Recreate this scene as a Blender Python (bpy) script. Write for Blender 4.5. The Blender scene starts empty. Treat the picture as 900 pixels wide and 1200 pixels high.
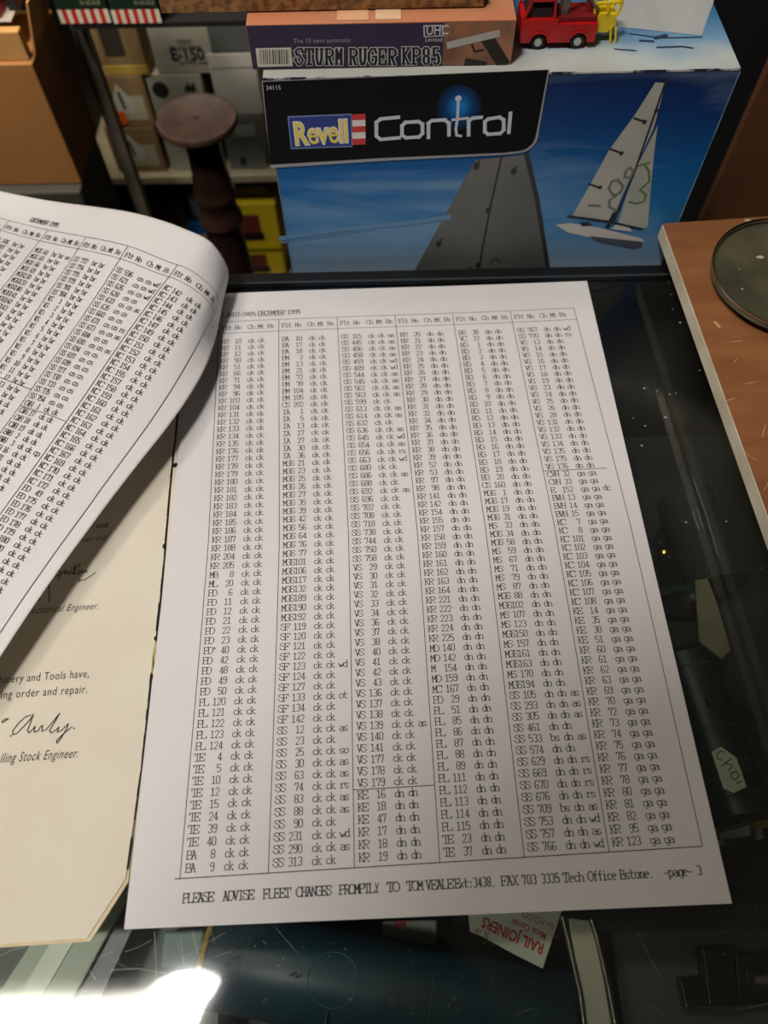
import bpy, bmesh, math, random
from mathutils import Vector, Matrix
random.seed(7)
scene = bpy.context.scene
col = scene.collection

# ------------------------------------------------------------------ camera
FPX = 867.337
PITCH, ROLL = 0.502011, -0.0207585
CAM = Vector((-0.00984835, -0.14878615, 0.29158158))
ROT = (Matrix.Rotation(PITCH, 3, 'X') @ Matrix.Rotation(ROLL, 3, 'Z'))
cd = bpy.data.cameras.new('camera')
cam = bpy.data.objects.new('camera', cd)
col.objects.link(cam)
cam.matrix_world = Matrix.Translation(CAM) @ ROT.to_4x4()
cd.sensor_fit = 'VERTICAL'
cd.sensor_height = 36.0
cd.lens = FPX / 1200 * 36.0
cd.clip_start = 0.01
cd.dof.use_dof = True
cd.dof.focus_distance = 0.315
cd.dof.aperture_fstop = 9.5
scene.camera = cam

# ------------------------------------------------------------------ world, exposure, lamps
scene.view_settings.view_transform = 'Standard'
scene.view_settings.look = 'None'
scene.view_settings.exposure = 0.0
scene.view_settings.gamma = 1.0
scene.view_settings.use_curve_mapping = False
w = bpy.data.worlds.new('world')
scene.world = w
w.use_nodes = True
w.node_tree.nodes['Background'].inputs[0].default_value = (1.0, 0.86, 0.70, 1)
w.node_tree.nodes['Background'].inputs[1].default_value = 0.05


def s2l(c):
    c = c / 255.0
    return c / 12.92 if c <= 0.04045 else ((c + 0.055) / 1.055) ** 2.4


def rgb(t):
    return (s2l(t[0]), s2l(t[1]), s2l(t[2]), 1.0)


# ------------------------------------------------------------------ materials
MATS = {}


def mat(name, c, rough=0.6, metal=0.0, c2=None, scale=40.0, bump=0.0, bscale=200.0, stretch=(1, 1, 1), spec=0.5, detail=4, lo=0.35, hi=0.65, emit=None):
    if name in MATS:
        return MATS[name]
    m = bpy.data.materials.new(name)
    m.use_nodes = True
    nt = m.node_tree
    b = nt.nodes['Principled BSDF']
    b.inputs['Base Color'].default_value = rgb(c)
    b.inputs['Roughness'].default_value = rough
    b.inputs['Metallic'].default_value = metal
    b.inputs['Specular IOR Level'].default_value = spec
    if c2 is not None or bump:
        tc = nt.nodes.new('ShaderNodeTexCoord')
        mp = nt.nodes.new('ShaderNodeMapping')
        mp.inputs['Scale'].default_value = stretch
        nt.links.new(tc.outputs['Object'], mp.inputs['Vector'])
    if c2 is not None:
        n = nt.nodes.new('ShaderNodeTexNoise')
        n.inputs['Scale'].default_value = scale
        n.inputs['Detail'].default_value = detail
        nt.links.new(mp.outputs['Vector'], n.inputs['Vector'])
        r = nt.nodes.new('ShaderNodeValToRGB')
        r.color_ramp.elements[0].position = lo
        r.color_ramp.elements[1].position = hi
        r.color_ramp.elements[0].color = rgb(c)
        r.color_ramp.elements[1].color = rgb(c2)
        nt.links.new(n.outputs['Fac'], r.inputs['Fac'])
        nt.links.new(r.outputs['Color'], b.inputs['Base Color'])
    if bump:
        n2 = nt.nodes.new('ShaderNodeTexNoise')
        n2.inputs['Scale'].default_value = bscale
        n2.inputs['Detail'].default_value = 5
        nt.links.new(mp.outputs['Vector'], n2.inputs['Vector'])
        bp = nt.nodes.new('ShaderNodeBump')
        bp.inputs['Strength'].default_value = bump
        bp.inputs['Distance'].default_value = 0.0006
        nt.links.new(n2.outputs['Fac'], bp.inputs['Height'])
        nt.links.new(bp.outputs['Normal'], b.inputs['Normal'])
    if emit:
        b.inputs['Emission Color'].default_value = rgb(emit[0])
        b.inputs['Emission Strength'].default_value = emit[1]
    MATS[name] = m
    return m


M_PAPER = mat('white_paper', (226, 222, 221), 0.75, c2=(219, 215, 214), scale=9, bump=0.12, bscale=60, spec=0.2)
M_INK = mat('toner_ink', (50, 48, 50), 0.6, spec=0.2)
M_CREAM = mat('cream_paper', (228, 220, 202), 0.8, c2=(219, 209, 188), scale=14, bump=0.2, bscale=120, spec=0.15)
M_CREAM2 = mat('cream_paper_edge', (206, 186, 140), 0.85, c2=(222, 206, 170), scale=60)
M_INKBROWN = mat('book_ink', (56, 50, 44), 0.7)
M_INKPEN = mat('pen_ink', (30, 26, 24), 0.6)
M_BLACK = mat('black_plastic', (14, 14, 15), 0.45)
M_DARK = mat('dark_recess', (9, 9, 9), 0.8)
M_GLOSSBLK = mat('gloss_black_laminate', (6, 7, 7), 0.06, spec=0.5)
M_CHROME = mat('chrome', (200, 198, 190), 0.15, 1.0)


def glass_mat():
    m = bpy.data.materials.new('counter_glass')
    m.use_nodes = True
    nt = m.node_tree
    nt.nodes.remove(nt.nodes['Principled BSDF'])
    out = nt.nodes['Material Output']
    tr = nt.nodes.new('ShaderNodeBsdfTransparent')
    tr.inputs[0].default_value = (0.95, 0.97, 0.95, 1)
    gl = nt.nodes.new('ShaderNodeBsdfGlossy')
    gl.inputs['Roughness'].default_value = 0.05
    fr = nt.nodes.new('ShaderNodeFresnel')
    fr.inputs['IOR'].default_value = 1.5
    mx = nt.nodes.new('ShaderNodeMixShader')
    nt.links.new(fr.outputs[0], mx.inputs[0])
    nt.links.new(tr.outputs[0], mx.inputs[1])
    nt.links.new(gl.outputs[0], mx.inputs[2])
    # fine dust film on the surface
    tc = nt.nodes.new('ShaderNodeTexCoord')
    n = nt.nodes.new('ShaderNodeTexNoise')
    n.inputs['Scale'].default_value = 18
    n.inputs['Detail'].default_value = 8
    nt.links.new(tc.outputs['Object'], n.inputs['Vector'])
    r = nt.nodes.new('ShaderNodeMapRange')
    r.inputs['From Min'].default_value = 0.35
    r.inputs['From Max'].default_value = 0.8
    r.inputs['To Min'].default_value = 0.001
    r.inputs['To Max'].default_value = 0.014
    nt.links.new(n.outputs['Fac'], r.inputs['Value'])
    df = nt.nodes.new('ShaderNodeBsdfDiffuse')
    df.inputs[0].default_value = (0.6, 0.6, 0.56, 1)
    mx2 = nt.nodes.new('ShaderNodeMixShader')
    nt.links.new(r.outputs[0], mx2.inputs[0])
    nt.links.new(mx.outputs[0], mx2.inputs[1])
    nt.links.new(df.outputs[0], mx2.inputs[2])
    nt.links.new(mx2.outputs[0], out.inputs['Surface'])
    return m


M_GLASS = glass_mat()


def sky_print(name, ramp, streak=(220, 226, 232), samt=0.6, zlo=-0.09, zhi=0.076, thr=0.55):
    """printed box art: a blue sky that pales downwards with wind-blown cloud streaks"""
    m = bpy.data.materials.new(name)
    m.use_nodes = True
    nt = m.node_tree
    b = nt.nodes['Principled BSDF']
    b.inputs['Roughness'].default_value = 0.5
    b.inputs['Specular IOR Level'].default_value = .25
    tc = nt.nodes.new('ShaderNodeTexCoord')
    sp = nt.nodes.new('ShaderNodeSeparateXYZ')
    nt.links.new(tc.outputs['Object'], sp.inputs[0])
    mr = nt.nodes.new('ShaderNodeMapRange')
    mr.inputs['From Min'].default_value = zlo
    mr.inputs['From Max'].default_value = zhi
    nt.links.new(sp.outputs['Z'], mr.inputs['Value'])
    rp = nt.nodes.new('ShaderNodeValToRGB')
    els = rp.color_ramp.elements
    els[0].position, els[0].color = ramp[0][0], rgb(ramp[0][1])
    els[1].position, els[1].color = ramp[-1][0], rgb(ramp[-1][1])
    for p, c in ramp[1:-1]:
        e = els.new(p)
        e.color = rgb(c)
    nt.links.new(mr.outputs[0], rp.inputs['Fac'])
    mp = nt.nodes.new('ShaderNodeMapping')
    mp.inputs['Rotation'].default_value = (0, math.radians(14), 0)
    mp.inputs['Scale'].default_value = (7, 7, 38)
    nt.links.new(tc.outputs['Object'], mp.inputs['Vector'])
    n = nt.nodes.new('ShaderNodeTexNoise')
    n.inputs['Scale'].default_value = 1.0
    n.inputs['Detail'].default_value = 6
    n.inputs['Distortion'].default_value = 0.6
    nt.links.new(mp.outputs['Vector'], n.inputs['Vector'])
    r2 = nt.nodes.new('ShaderNodeMapRange')
    r2.inputs['From Min'].default_value = thr - 0.08
    r2.inputs['From Max'].default_value = thr + 0.2
    r2.inputs['To Max'].default_value = samt
    nt.links.new(n.outputs['Fac'], r2.inputs['Value'])
    mx = nt.nodes.new('ShaderNodeMix')
    mx.data_type = 'RGBA'
    nt.links.new(r2.outputs[0], mx.inputs['Factor'])
    nt.links.new(rp.outputs['Color'], mx.inputs['A'])
    mx.inputs['B'].default_value = rgb(streak)
    nt.links.new(mx.outputs['Result'], b.inputs['Base Color'])
    return m


# ------------------------------------------------------------------ where a pixel's ray meets a level or a wall plane
def ray(px, py):
    return ROT @ Vector(((px - 450) / FPX, -(py - 600) / FPX, -1.0))


def atz(px, py, z=0.0):
    d = ray(px, py)
    return CAM + d * ((z - CAM.z) / d.z)


def aty(px, py, Y):
    d = ray(px, py)
    return CAM + d * ((Y - CAM.y) / d.y)


# ------------------------------------------------------------------ object helpers
def obj(name, verts, faces, material=None, parent=None, mats=None, fmat=None, smooth=False):
    me = bpy.data.meshes.new(name)
    me.from_pydata([tuple(v) for v in verts], [], faces)
    if mats:
        for m in mats:
            me.materials.append(m)
        if fmat:
            for p, k in zip(me.polygons, fmat):
                p.material_index = k
    elif material:
        me.materials.append(material)
    if smooth:
        for p in me.polygons:
            p.use_smooth = True
    me.update()
    o = bpy.data.objects.new(name, me)
    col.objects.link(o)
    if parent:
        o.parent = parent
        o.matrix_parent_inverse = parent.matrix_basis.inverted()
    return o


def empty(name, loc=(0, 0, 0)):
    o = bpy.data.objects.new(name, None)
    o.empty_display_size = 0.01
    o.location = loc
    col.objects.link(o)
    return o


def tag(o, label=None, cat=None, group=None, kind=None):
    if label:
        o['label'] = label
    if cat:
        o['category'] = cat
    if group:
        o['group'] = group
    if kind:
        o['kind'] = kind
    return o


class MB:
    """collects shapes and links them as one mesh object"""

    def __init__(self):
        self.v, self.f, self.m = [], [], []

    def add(self, vs, fs, k=0):
        n = len(self.v)
        self.v += [Vector(v) for v in vs]
        self.f += [tuple(i + n for i in f) for f in fs]
        self.m += [k] * len(fs)
        return self

    def box(self, a, b, k=0, M=None):
        x0, y0, z0 = a
        x1, y1, z1 = b
        vs = [Vector(p) for p in ((x0, y0, z0), (x1, y0, z0), (x1, y1, z0), (x0, y1, z0), (x0, y0, z1), (x1, y0, z1), (x1, y1, z1), (x0, y1, z1))]
        if M:
            vs = [M @ v for v in vs]
        return self.add(vs, [(3, 2, 1, 0), (4, 5, 6, 7), (0, 1, 5, 4), (1, 2, 6, 5), (2, 3, 7, 6), (3, 0, 4, 7)], k)

    def tube(self, p, q, r, r2=None, n=10, k=0, cap=True):
        p, q = Vector(p), Vector(q)
        r2 = r if r2 is None else r2
        d = (q - p).normalized()
        a = d.orthogonal().normalized()
        b = d.cross(a)
        vs = []
        for c, rr in ((p, r), (q, r2)):
            for i in range(n):
                t = 2 * math.pi * i / n
                vs.append(c + (a * math.cos(t) + b * math.sin(t)) * rr)
        fs = [(i, (i + 1) % n, n + (i + 1) % n, n + i) for i in range(n)]
        if cap:
            fs += [tuple(reversed(range(n))), tuple(range(n, 2 * n))]
        return self.add(vs, fs, k)

    def path(self, pts, r, n=6, k=0):
        for i in range(len(pts) - 1):
            self.tube(pts[i], pts[i + 1], r, n=n, k=k)
        return self

    def lathe(self, c, prof, n=48, k=0, M=None, sx=1, sy=1):
        vs, fs = [], []
        for r, z in prof:
            for i in range(n):
                t = 2 * math.pi * i / n
                v = Vector((r * math.cos(t) * sx, r * math.sin(t) * sy, z))
                if M:
                    v = M @ v
                vs.append(v + Vector(c))
        for j in range(len(prof) - 1):
            for i in range(n):
                fs.append((j * n + i, j * n + (i + 1) % n, (j + 1) * n + (i + 1) % n, (j + 1) * n + i))
        return self.add(vs, fs, k)

    def prism(self, poly, d, k=0):
        """polygon (points in space) pushed along the vector d"""
        n = len(poly)
        d = Vector(d)
        vs = [Vector(p) for p in poly] + [Vector(p) + d for p in poly]
        fs = [tuple(range(n)), tuple(reversed(range(n, 2 * n)))] + [((i + 1) % n, i, n + i, n + (i + 1) % n) for i in range(n)]
        return self.add(vs, fs, k)

    def strip(self, pts, wdt, nrm, k=0, closed=False):
        """flat ribbon through points, lying in the plane with normal nrm"""
        nrm = Vector(nrm)
        pts = [Vector(p) for p in pts]
        if closed:
            pts = pts + [pts[0]]
        for a, b in zip(pts[:-1], pts[1:]):
            self.q = (getattr(self, 'q', 0) + 1) % 12
            a = a + nrm * (4e-6 * self.q)
            b = b + nrm * (4e-6 * self.q)
            d = b - a
            if d.length < 1e-7:
                continue
            d.normalize()
            s = nrm.cross(d).normalized() * (wdt / 2)
            e = d * (wdt / 2.4)
            self.add([a - e - s, b + e - s, b + e + s, a - e + s], [(0, 1, 2, 3)], k)
        return self

    def build(self, name, material, parent=None, smooth=False, bevel=0.0, fix=True):
        ms = material if isinstance(material, (list, tuple)) else [material]
        o = obj(name, self.v, self.f, None, parent, mats=ms, fmat=self.m, smooth=smooth)
        if fix:
            bm = bmesh.new()
            bm.from_mesh(o.data)
            bmesh.ops.recalc_face_normals(bm, faces=bm.faces)
            bm.to_mesh(o.data)
            bm.free()
        if bevel:
            md = o.modifiers.new('bevel', 'BEVEL')
            md.width = bevel
            md.segments = 2
            md.limit_method = 'ANGLE'
        if smooth == 'auto' or smooth:
            try:
                o.data.set_sharp_from_angle(angle=math.radians(40))
            except Exception:
                pass
        return o


# ------------------------------------------------------------------ typewriter stroke letters (grid 0..6 wide, capital height 8; a, b are 2 and 1 below the line)
GL = {
 'A': '103850 2353 0020 4060 1838', 'B': '1018 084857554414 4463615000', 'C': '665828060220506 6668', 'D': '1018 084866624000',
 'E': '1018 086866 1444 4345 006062', 'F': '1018 086866 1444 4345 0030', 'G': '665828060220506264 3464', 'H': '1018 5058 1454 0020 4060 0828 4868',
 'I': '3038 1050 1858', 'J': '2868 5852402002', 'K': '1018 0020 0828 1358 2450 4060 4868', 'L': '0828 1018 006062',
 'M': '10181833585850 0020 4060', 'N': '10185058 0020 4868', 'O': '280602204062664828', 'P': '1018 084867654414 0030',
 'R': '1018 084867654414 345060 0020', 'S': '66582807153553624020 0203 2002', 'T': '3038 060868 6866 1050', 'U': '181320405358 0828 4868',
 'V': '183058 0828 4868', 'W': '1820364058 0828 4868', 'X': '1058 1850 0020 4060 0828 4868', 'Y': '183458 3430 2040', 'Z': '060868006062',
 '0': '281711204051574828', '1': '173830 1050', '2': '16284856551050', '3': '17284857554434 4453514020 2011', '4': '40481262 3050',
 '5': '5818144553514020 2011', '6': '57482815112040515344 4413', '7': '16185830', '8': '281715244455574828 2413112040515344',
 '9': '11204053574828171524 2455', 'a': '15455450 5060 533322? ', 'c': '54452514112040 51', 'd': '58505060 4858 544525141120405 1',
 'e': '135354452514112040', 'f': '584837 3730 1555 2040', 'g': '5565 555b4a2a 54452514112051', 'h': '1018 0818 0020 14254554 5450 4060',
 'i': '253530 1050 3738', 'k': '1018 0818 0020 1245 3555 2350 4060', 'l': '283830 1050', 'm': '0515 1510 0020 142534 3430 344554 5450 4060',
 'n': '0515 1510 0020 14254554 5450 4060', 'o': '251411204051544525', 'p': '0515 151a 0a2a 142545545140201 1', 'r': '1525 2520 1040 2345 4565',
 's': '54452514 14335241 40201 1', 't': '282130 3050 1555', 'u': '1511204051 5550 5060', 'v': '153055', 'w': '0520334065', 'x': '1055 1550', 'y': '1530 551a', 'b': '1018 0818 14254554514020 11',
 '.': '2030', ',': '302b', ':': '3031 3435', '-': '1353', '*': '2846 4628 3735', '/': '0068', '£': '665837 3730 0060 1444', '&': '50171837 10 52',
}
GL['a'] = '15455450 5060 5323 23121120 204051'
GL['c'] = '5445251411204051'
GL['d'] = '5058 4858 5060 54452514112040 4051'
GL['p'] = '0515 151a 0a2a 14254554514020 2011'
GL['s'] = '544525141342 42514020 2011'
GL['C'] = '66582806022050 5062 6668'
GL['G'] = '66582806022050 5062 6264 3464'
GL['b'] = '1018 0818 14254554514020 2011'


def gy(ch):
    return {'a': -2, 'b': -1}.get(ch, None) if ch in 'ab' else int(ch)


GLP = {}
for key, s in GL.items():
    pls = []
    for tok in s.split():
        tok = tok[:len(tok) // 2 * 2]
        try:
            pls.append([(int(tok[i]), gy(tok[i + 1])) for i in range(0, len(tok), 2)])
        except Exception:
            pass
    GLP[key] = [p for p in pls if len(p) > 1]


def type_line(mb, s, u, v, adv, gw, ch, th, fn, rise=False, dgw=None, slant=0.0, jitter=0.0):
    """types string s with its baseline at (u, v); fn maps page (u right, v down) to space; strokes become flat ribbons"""
    for i, c in enumerate(s):
        if c not in GLP:
            continue
        x0 = u + i * adv
        w_ = (dgw or gw) if (c.isdigit() or c in 'ckdn') else gw
        off = (adv - w_) / 2
        dy = random.uniform(-jitter, jitter)
        for pl in GLP[c]:
            pts = [(x0 + off + p[0] / 6 * w_ + slant * p[1] / 8 * ch, v + dy - p[1] / 8 * ch) for p in pl]
            for (ax, ay), (bx, by) in zip(pts[:-1], pts[1:]):
                dx, dyy = bx - ax, by - ay
                L = math.hypot(dx, dyy)
                if L < 1e-6:
                    continue
                dx, dyy = dx / L, dyy / L
                t = th * (1.15 if abs(dx) < 0.4 else 0.9) / 2
                sx, sy = -dyy * t, dx * t
                ex, ey = dx * t * 0.6, dyy * t * 0.6
                g_ = fn
                if rise:
                    mb.q = (getattr(mb, 'q', 0) + 1) % 17
                    g_ = lambda x, y, q=mb.q: fn(x, y, q)
                mb.add([g_(ax - ex - sx, ay - ey - sy), g_(ax - ex + sx, ay - ey + sy), g_(bx + ex + sx, by + ey + sy), g_(bx + ex - sx, by + ey - sy)], [(0, 1, 2, 3)])


def font_mesh(body, size, fn, offset=0.0, shear=0.0, sx=1.0, spacing=1.0, res=3):
    """plain printed lettering: outlines of Blender's own font, each vertex mapped by fn(x, y)"""
    cu = bpy.data.curves.new('lettering', 'FONT')
    cu.body = body
    cu.size = size
    cu.offset = offset * size
    cu.shear = shear
    cu.space_character = spacing
    cu.resolution_u = res
    o = bpy.data.objects.new('lettering', cu)
    col.objects.link(o)
    dg = bpy.context.evaluated_depsgraph_get()
    me = o.evaluated_get(dg).to_mesh()
    vs = [fn(v.co.x * sx, v.co.y) for v in me.vertices]
    fs = [tuple(p.vertices) for p in me.polygons]
    o.evaluated_get(dg).to_mesh_clear()
    bpy.data.objects.remove(o)
    bpy.data.curves.remove(cu)
    return vs, fs


def print_text(body, name, size, O, U, V, material, parent, **kw):
    O, U, V = Vector(O), Vector(U), Vector(V)
    vs, fs = font_mesh(body, size, lambda x, y: O + U * x + V * y, **kw)
    return obj(name, vs, fs, material, parent)


# ------------------------------------------------------------------ the room
def struct(name, a, b, m):
    o = MB().box(a, b).build(name, m)
    return tag(o, kind='structure')


M_WALL = mat('dim_wall', (58, 50, 42), 0.9, c2=(48, 41, 35), scale=3)
M_FLOOR = mat('shop_floor', (62, 54, 46), 0.8, c2=(46, 40, 34), scale=6)
struct('floor', (-1.8, -1.6, -0.97), (1.8, 1.4, -0.95), M_FLOOR)
struct('wall_back', (-1.8, 1.4, -0.95), (1.8, 1.43, 1.55), M_WALL)
struct('wall_left', (-1.83, -1.6, -0.95), (-1.8, 1.43, 1.55), M_WALL)
struct('wall_right', (1.8, -1.6, -0.95), (1.83, 1.43, 1.55), M_WALL)


def ceiling_lamp(x0, y0, x1, y1, z, power, label, c=(255, 249, 240), drop=None):
    r = tag(empty('ceiling_lamp', ((x0 + x1) / 2, (y0 + y1) / 2, z)), label, 'lamp')
    MB().box((x0 - .02, y0 - .02, z), (x1 + .02, y1 + .02, z + .05)).build('housing', mat('white_metal', (225, 225, 220), 0.5), r)
    MB().box((x0, y0, z - .012), (x1, y1, z - .001)).build('diffuser', mat('diffuser_glow_%d' % int(power * 10), (250, 248, 240), 0.5, emit=(c, power)), r)
    return r


ceiling_lamp(-0.95, -0.41, -0.39, -0.273, 1.50, 20.0, 'long ceiling batten lamp with glowing diffuser seen only as glare on the glass')
ceiling_lamp(-0.85, 0.55, -0.35, 0.80, 1.50, 11.0, 'oblong ceiling lamp with glowing diffuser over the shelves')


pend = tag(empty('added_pendant_lamp', (-0.40, 0.16, 0.62)), 'small pendant lamp with dark shade, added out of view to light papers and shelves from the left', 'lamp')  # added lamp, out of view: brightness falls off from the left across the papers
q_ = MB()
n_ = 20
q_.tube((-0.40, 0.16, 0.66), (-0.40, 0.16, 1.55), .003)
q_.build('cord', M_BLACK, pend)
MB().lathe((-0.40, 0.16, 0.0), [(.012, .70), (.03, .695), (.085, .655), (.088, .652), (.084, .652), (.03, .69), (.012, .694)], 32).build('added_lamp_shade', mat('shade_dark', (60, 60, 56), .5), pend, smooth=True)
MB().lathe((-0.40, 0.16, 0.0), [(.0001, .610), (.018, .614), (.030, .628), (.033, .642), (.028, .660), (.014, .68), (.0001, .684)], 24).build('bulb', mat('bulb_glow', (255, 240, 215), .5, emit=((255, 238, 210), 62.0)), pend, smooth=True)

spot_at, spot_to = Vector((-0.36, -0.31, 1.20)), Vector((-0.14, 0.20, 0.0))
fix_ = tag(empty('added_spotlight', spot_at), 'round black spotlight added out of view as main light on the papers', 'lamp')  # added spotlight, out of view, giving the papers their main light
ld = bpy.data.lights.new('spot_beam', 'SPOT')
ld.energy = 36.0
ld.color = (1.0, 0.965, 0.93)
ld.spot_size = math.radians(80)
ld.spot_blend = 0.6
ld.shadow_soft_size = 0.085
lo = bpy.data.objects.new('spot_beam', ld)
col.objects.link(lo)
sd_ = (spot_to - spot_at).normalized()
lo.parent = fix_
lo.matrix_parent_inverse = fix_.matrix_basis.inverted()
lo.location = spot_at
lo.rotation_euler = sd_.to_track_quat('-Z', 'Y').to_euler()
RM = sd_.to_track_quat('Z', 'Y').to_matrix()
MB().lathe(spot_at, [(.0001, -.12), (.035, -.118), (.045, -.10), (.047, .03), (.044, .03), (.042, -.02), (.0001, -.02)], 32, M=RM).build('lamp_housing', M_BLACK, fix_, smooth=True)
MB().tube(spot_at - sd_ * .11, Vector((spot_at.x - sd_.x * .11, spot_at.y - sd_.y * .11, 1.55)), .008).build('stem', M_BLACK, fix_)

# added unseen shade: blocks the spotlight so the sheet's lower right goes dark
us_ = tag(empty('added_shade_blocker', (-0.052, -0.287, 0.5)), 'wide black pendant shade added out of view to darken the lower right of the sheet', 'lamp')
MB().lathe((-0.052, -0.287, 0), [(.014, .60), (.03, .592), (.105, .54), (.150, .50), (.148, .499), (.102, .537), (.028, .588), (.013, .596)], 40).build('added_lamp_shade', mat('shade_black', (20, 20, 20), .5), us_, smooth=True)
MB().lathe((-0.052, -0.287, 0), [(.0001, .522), (.018, .526), (.027, .54), (.024, .556), (.013, .575), (.0001, .577)], 20).build('bulb', mat('bulb_off', (150, 148, 140), .3), us_, smooth=True)
MB().tube((-0.052, -0.287, 0.59), (-0.06, -0.285, 1.55), .003).build('cord', M_BLACK, us_)


def shelf_fill_spot(at, to, energy, cone, rad, c, label):  # added fill spotlight, unseen, lifting the stock on the shelves
    at, to = Vector(at), Vector(to)
    r = tag(empty('added_shelf_spotlight', at), label, 'lamp')
    l_ = bpy.data.lights.new('shelf_fill_beam', 'SPOT')
    l_.energy = energy
    l_.color = c
    l_.spot_size = math.radians(cone)
    l_.spot_blend = .8
    l_.shadow_soft_size = rad
    o = bpy.data.objects.new('shelf_fill_beam', l_)
    col.objects.link(o)
    d = (to - at).normalized()
    o.parent = r
    o.matrix_parent_inverse = r.matrix_basis.inverted()
    o.location = at
    o.rotation_euler = d.to_track_quat('-Z', 'Y').to_euler()
    M_ = d.to_track_quat('Z', 'Y').to_matrix()
    MB().lathe(at, [(.0001, -.09), (.025, -.088), (.034, -.07), (.036, .025), (.033, .025), (.031, -.015), (.0001, -.015)], 28, M=M_).build('lamp_housing', M_BLACK, r, smooth=True)
    b = at - d * .08
    MB().tube(b, Vector((b.x, b.y, 1.55)), .005).build('stem', M_BLACK, r)


shelf_fill_spot((-0.31, 0.33, 0.48), (-0.20, 0.62, -0.26), 13.0, 80, .05, (1.0, .93, .80), 'small black spotlight added out of view to brighten the cream shelf')

# ------------------------------------------------------------------ the glass counter
GT = -0.002            # top of the glass
counter = tag(empty('display_counter', (0, -0.1, -0.95)), 'glass-topped shop display counter with gloss black rails, papers spread on it', 'counter')
MB().box((-0.62, -0.52, GT - 0.006), (0.62, 0.1525, GT)).build('glass_top', M_GLASS, counter)
rail = MB()
rail.box((-0.62, 0.103, GT - 0.03), (0.62, 0.152, GT - 0.0063))
rail.build('back_rail', M_GLOSSBLK, counter, bevel=0.0006)
e = MB().box((-0.62, 0.1527, GT - 0.03), (0.62, 0.1555, GT + 0.0006)).build('edge_trim', mat('trim_black', (10, 11, 11), 0.25), counter)
e = MB().box((-0.62, 0.1556, GT - 0.03), (0.62, 0.1585, GT - 0.0008)).build('edge_trim', mat('trim_grey', (58, 62, 62), 0.3), counter)
e = MB().box((-0.62, 0.1586, GT - 0.9), (0.62, 0.165, GT - 0.001)).build('back_panel', M_BLACK, counter)
MB().box((-0.62, -0.52, -0.93), (-0.60, 0.1025, GT - 0.007)).build('side_panel', M_DARK, counter)
MB().box((0.60, -0.52, -0.93), (0.62, 0.1025, GT - 0.007)).build('side_panel', M_DARK, counter)
MB().box((-0.60, -0.515, -0.085), (0.60, 0.1025, -0.079)).build('shelf', mat('shelf_dark', (30, 32, 29), 0.6, c2=(20, 22, 20), scale=12), counter)
MB().box((-0.60, -0.52, -0.93), (0.60, -0.512, GT - 0.007)).build('front_panel', M_DARK, counter)
# dark bar under the glass just in front of the sheet
a, b = atz(702, 1078, -.012), atz(1000, 1062, -.012)
MB().box((a.x, -0.1545, -0.022), (0.60, -0.1465, -0.0085)).build('cross_bar', mat('bar_black', (9, 9, 9), 0.4), counter)
# scratches and specks
sc_ = MB()
M_SCR = mat('scratch_white', (150, 152, 142), 0.5)
zt = GT + 0.00006
rnd = random.Random(3)
for k in range(24):
    px, py = rnd.uniform(5, 262), rnd.uniform(1098, 1190)
    if rnd.random() < .25:
        px = rnd.uniform(262, 900); py = rnd.uniform(1095, 1195)
    p = atz(px, py, zt)
    an = rnd.choice([1.6, 1.75, 1.9, .4, .2, 2.4, 2.9]) + rnd.uniform(-.25, .25)
    L = rnd.uniform(.003, .016)
    q = p + Vector((math.cos(an), math.sin(an), 0)) * L
    m_ = (p + q) / 2 + Vector((rnd.uniform(-1, 1), rnd.uniform(-1, 1), 0)) * L * .04
    sc_.strip([p, m_, q], rnd.uniform(.00006, .00012), (0, 0, 1))
for pts in (((225, 1090), (232, 1118), (238, 1140)), ((212, 1098), (216, 1135), (217, 1155)), ((181, 1092), (183, 1130), (184, 1156)), ((100, 1130), (112, 1148)), ((75, 1162), (100, 1164), (132, 1163)), ((84, 1168), (110, 1168), (128, 1166)), ((0, 1120), (18, 1112), (30, 1110)), ((130, 1137), (160, 1135), (205, 1142)), ((812, 560), (828, 605), (842, 652)), ((811, 598), (819, 620)), ((817, 596), (824, 618))):
    sc_.strip([atz(x, y, zt) for x, y in pts], .00016, (0, 0, 1))
for px, py in ((780, 489), (756, 499), (752, 522), (840, 513), (781, 325), (784, 331), (777, 324), (775, 344), (786, 345), (788, 362), (797, 378), (742, 490), (755, 455), (770, 458), (785, 462), (792, 461), (804, 612), (892, 666), (820, 434), (851, 611)):
    c = atz(px, py, zt)
    r = rnd.uniform(.0003, .0008)
    sc_.add([c + Vector((math.cos(t) * r, math.sin(t) * r * .7, 0)) for t in (0, 1.1, 2.2, 3.3, 4.3, 5.3)], [(0, 1, 2, 3, 4, 5)])
for k in range(190):
    px, py = rnd.uniform(690, 900), rnd.uniform(345, 1190)
    if rnd.random() < .45:
        px, py = rnd.uniform(0, 640), rnd.uniform(1100, 1195)
    c = atz(px, py, zt)
    r = rnd.uniform(.00008, .00025)
    sc_.add([c + Vector((r, 0, 0)), c + Vector((0, r, 0)), c + Vector((-r, 0, 0)), c + Vector((0, -r, 0))], [(0, 1, 2, 3)])
o = sc_.build('scratches', M_SCR, counter, fix=False)
tag(o, 'fine white scratches and dust on the glass', kind='stuff')

# ------------------------------------------------------------------ printed sheet lying on the right
TH = 0.0191157554
CT, ST = math.cos(TH), math.sin(TH)


def shift(v):
    ks = [(0, 0), (20, 0), (120, 3.3), (150, 4.2), (190, 4.4), (300, 4.4)]
    for (a, fa), (b, fb) in zip(ks[:-1], ks[1:]):
        if v <= b:
            return fa + (fb - fa) * (v - a) / (b - a)
    return 4.4


def relief(u, v):
    return .00045 * math.sin(u / 34.) * math.sin(v / 47. + .6) + .0006


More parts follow.
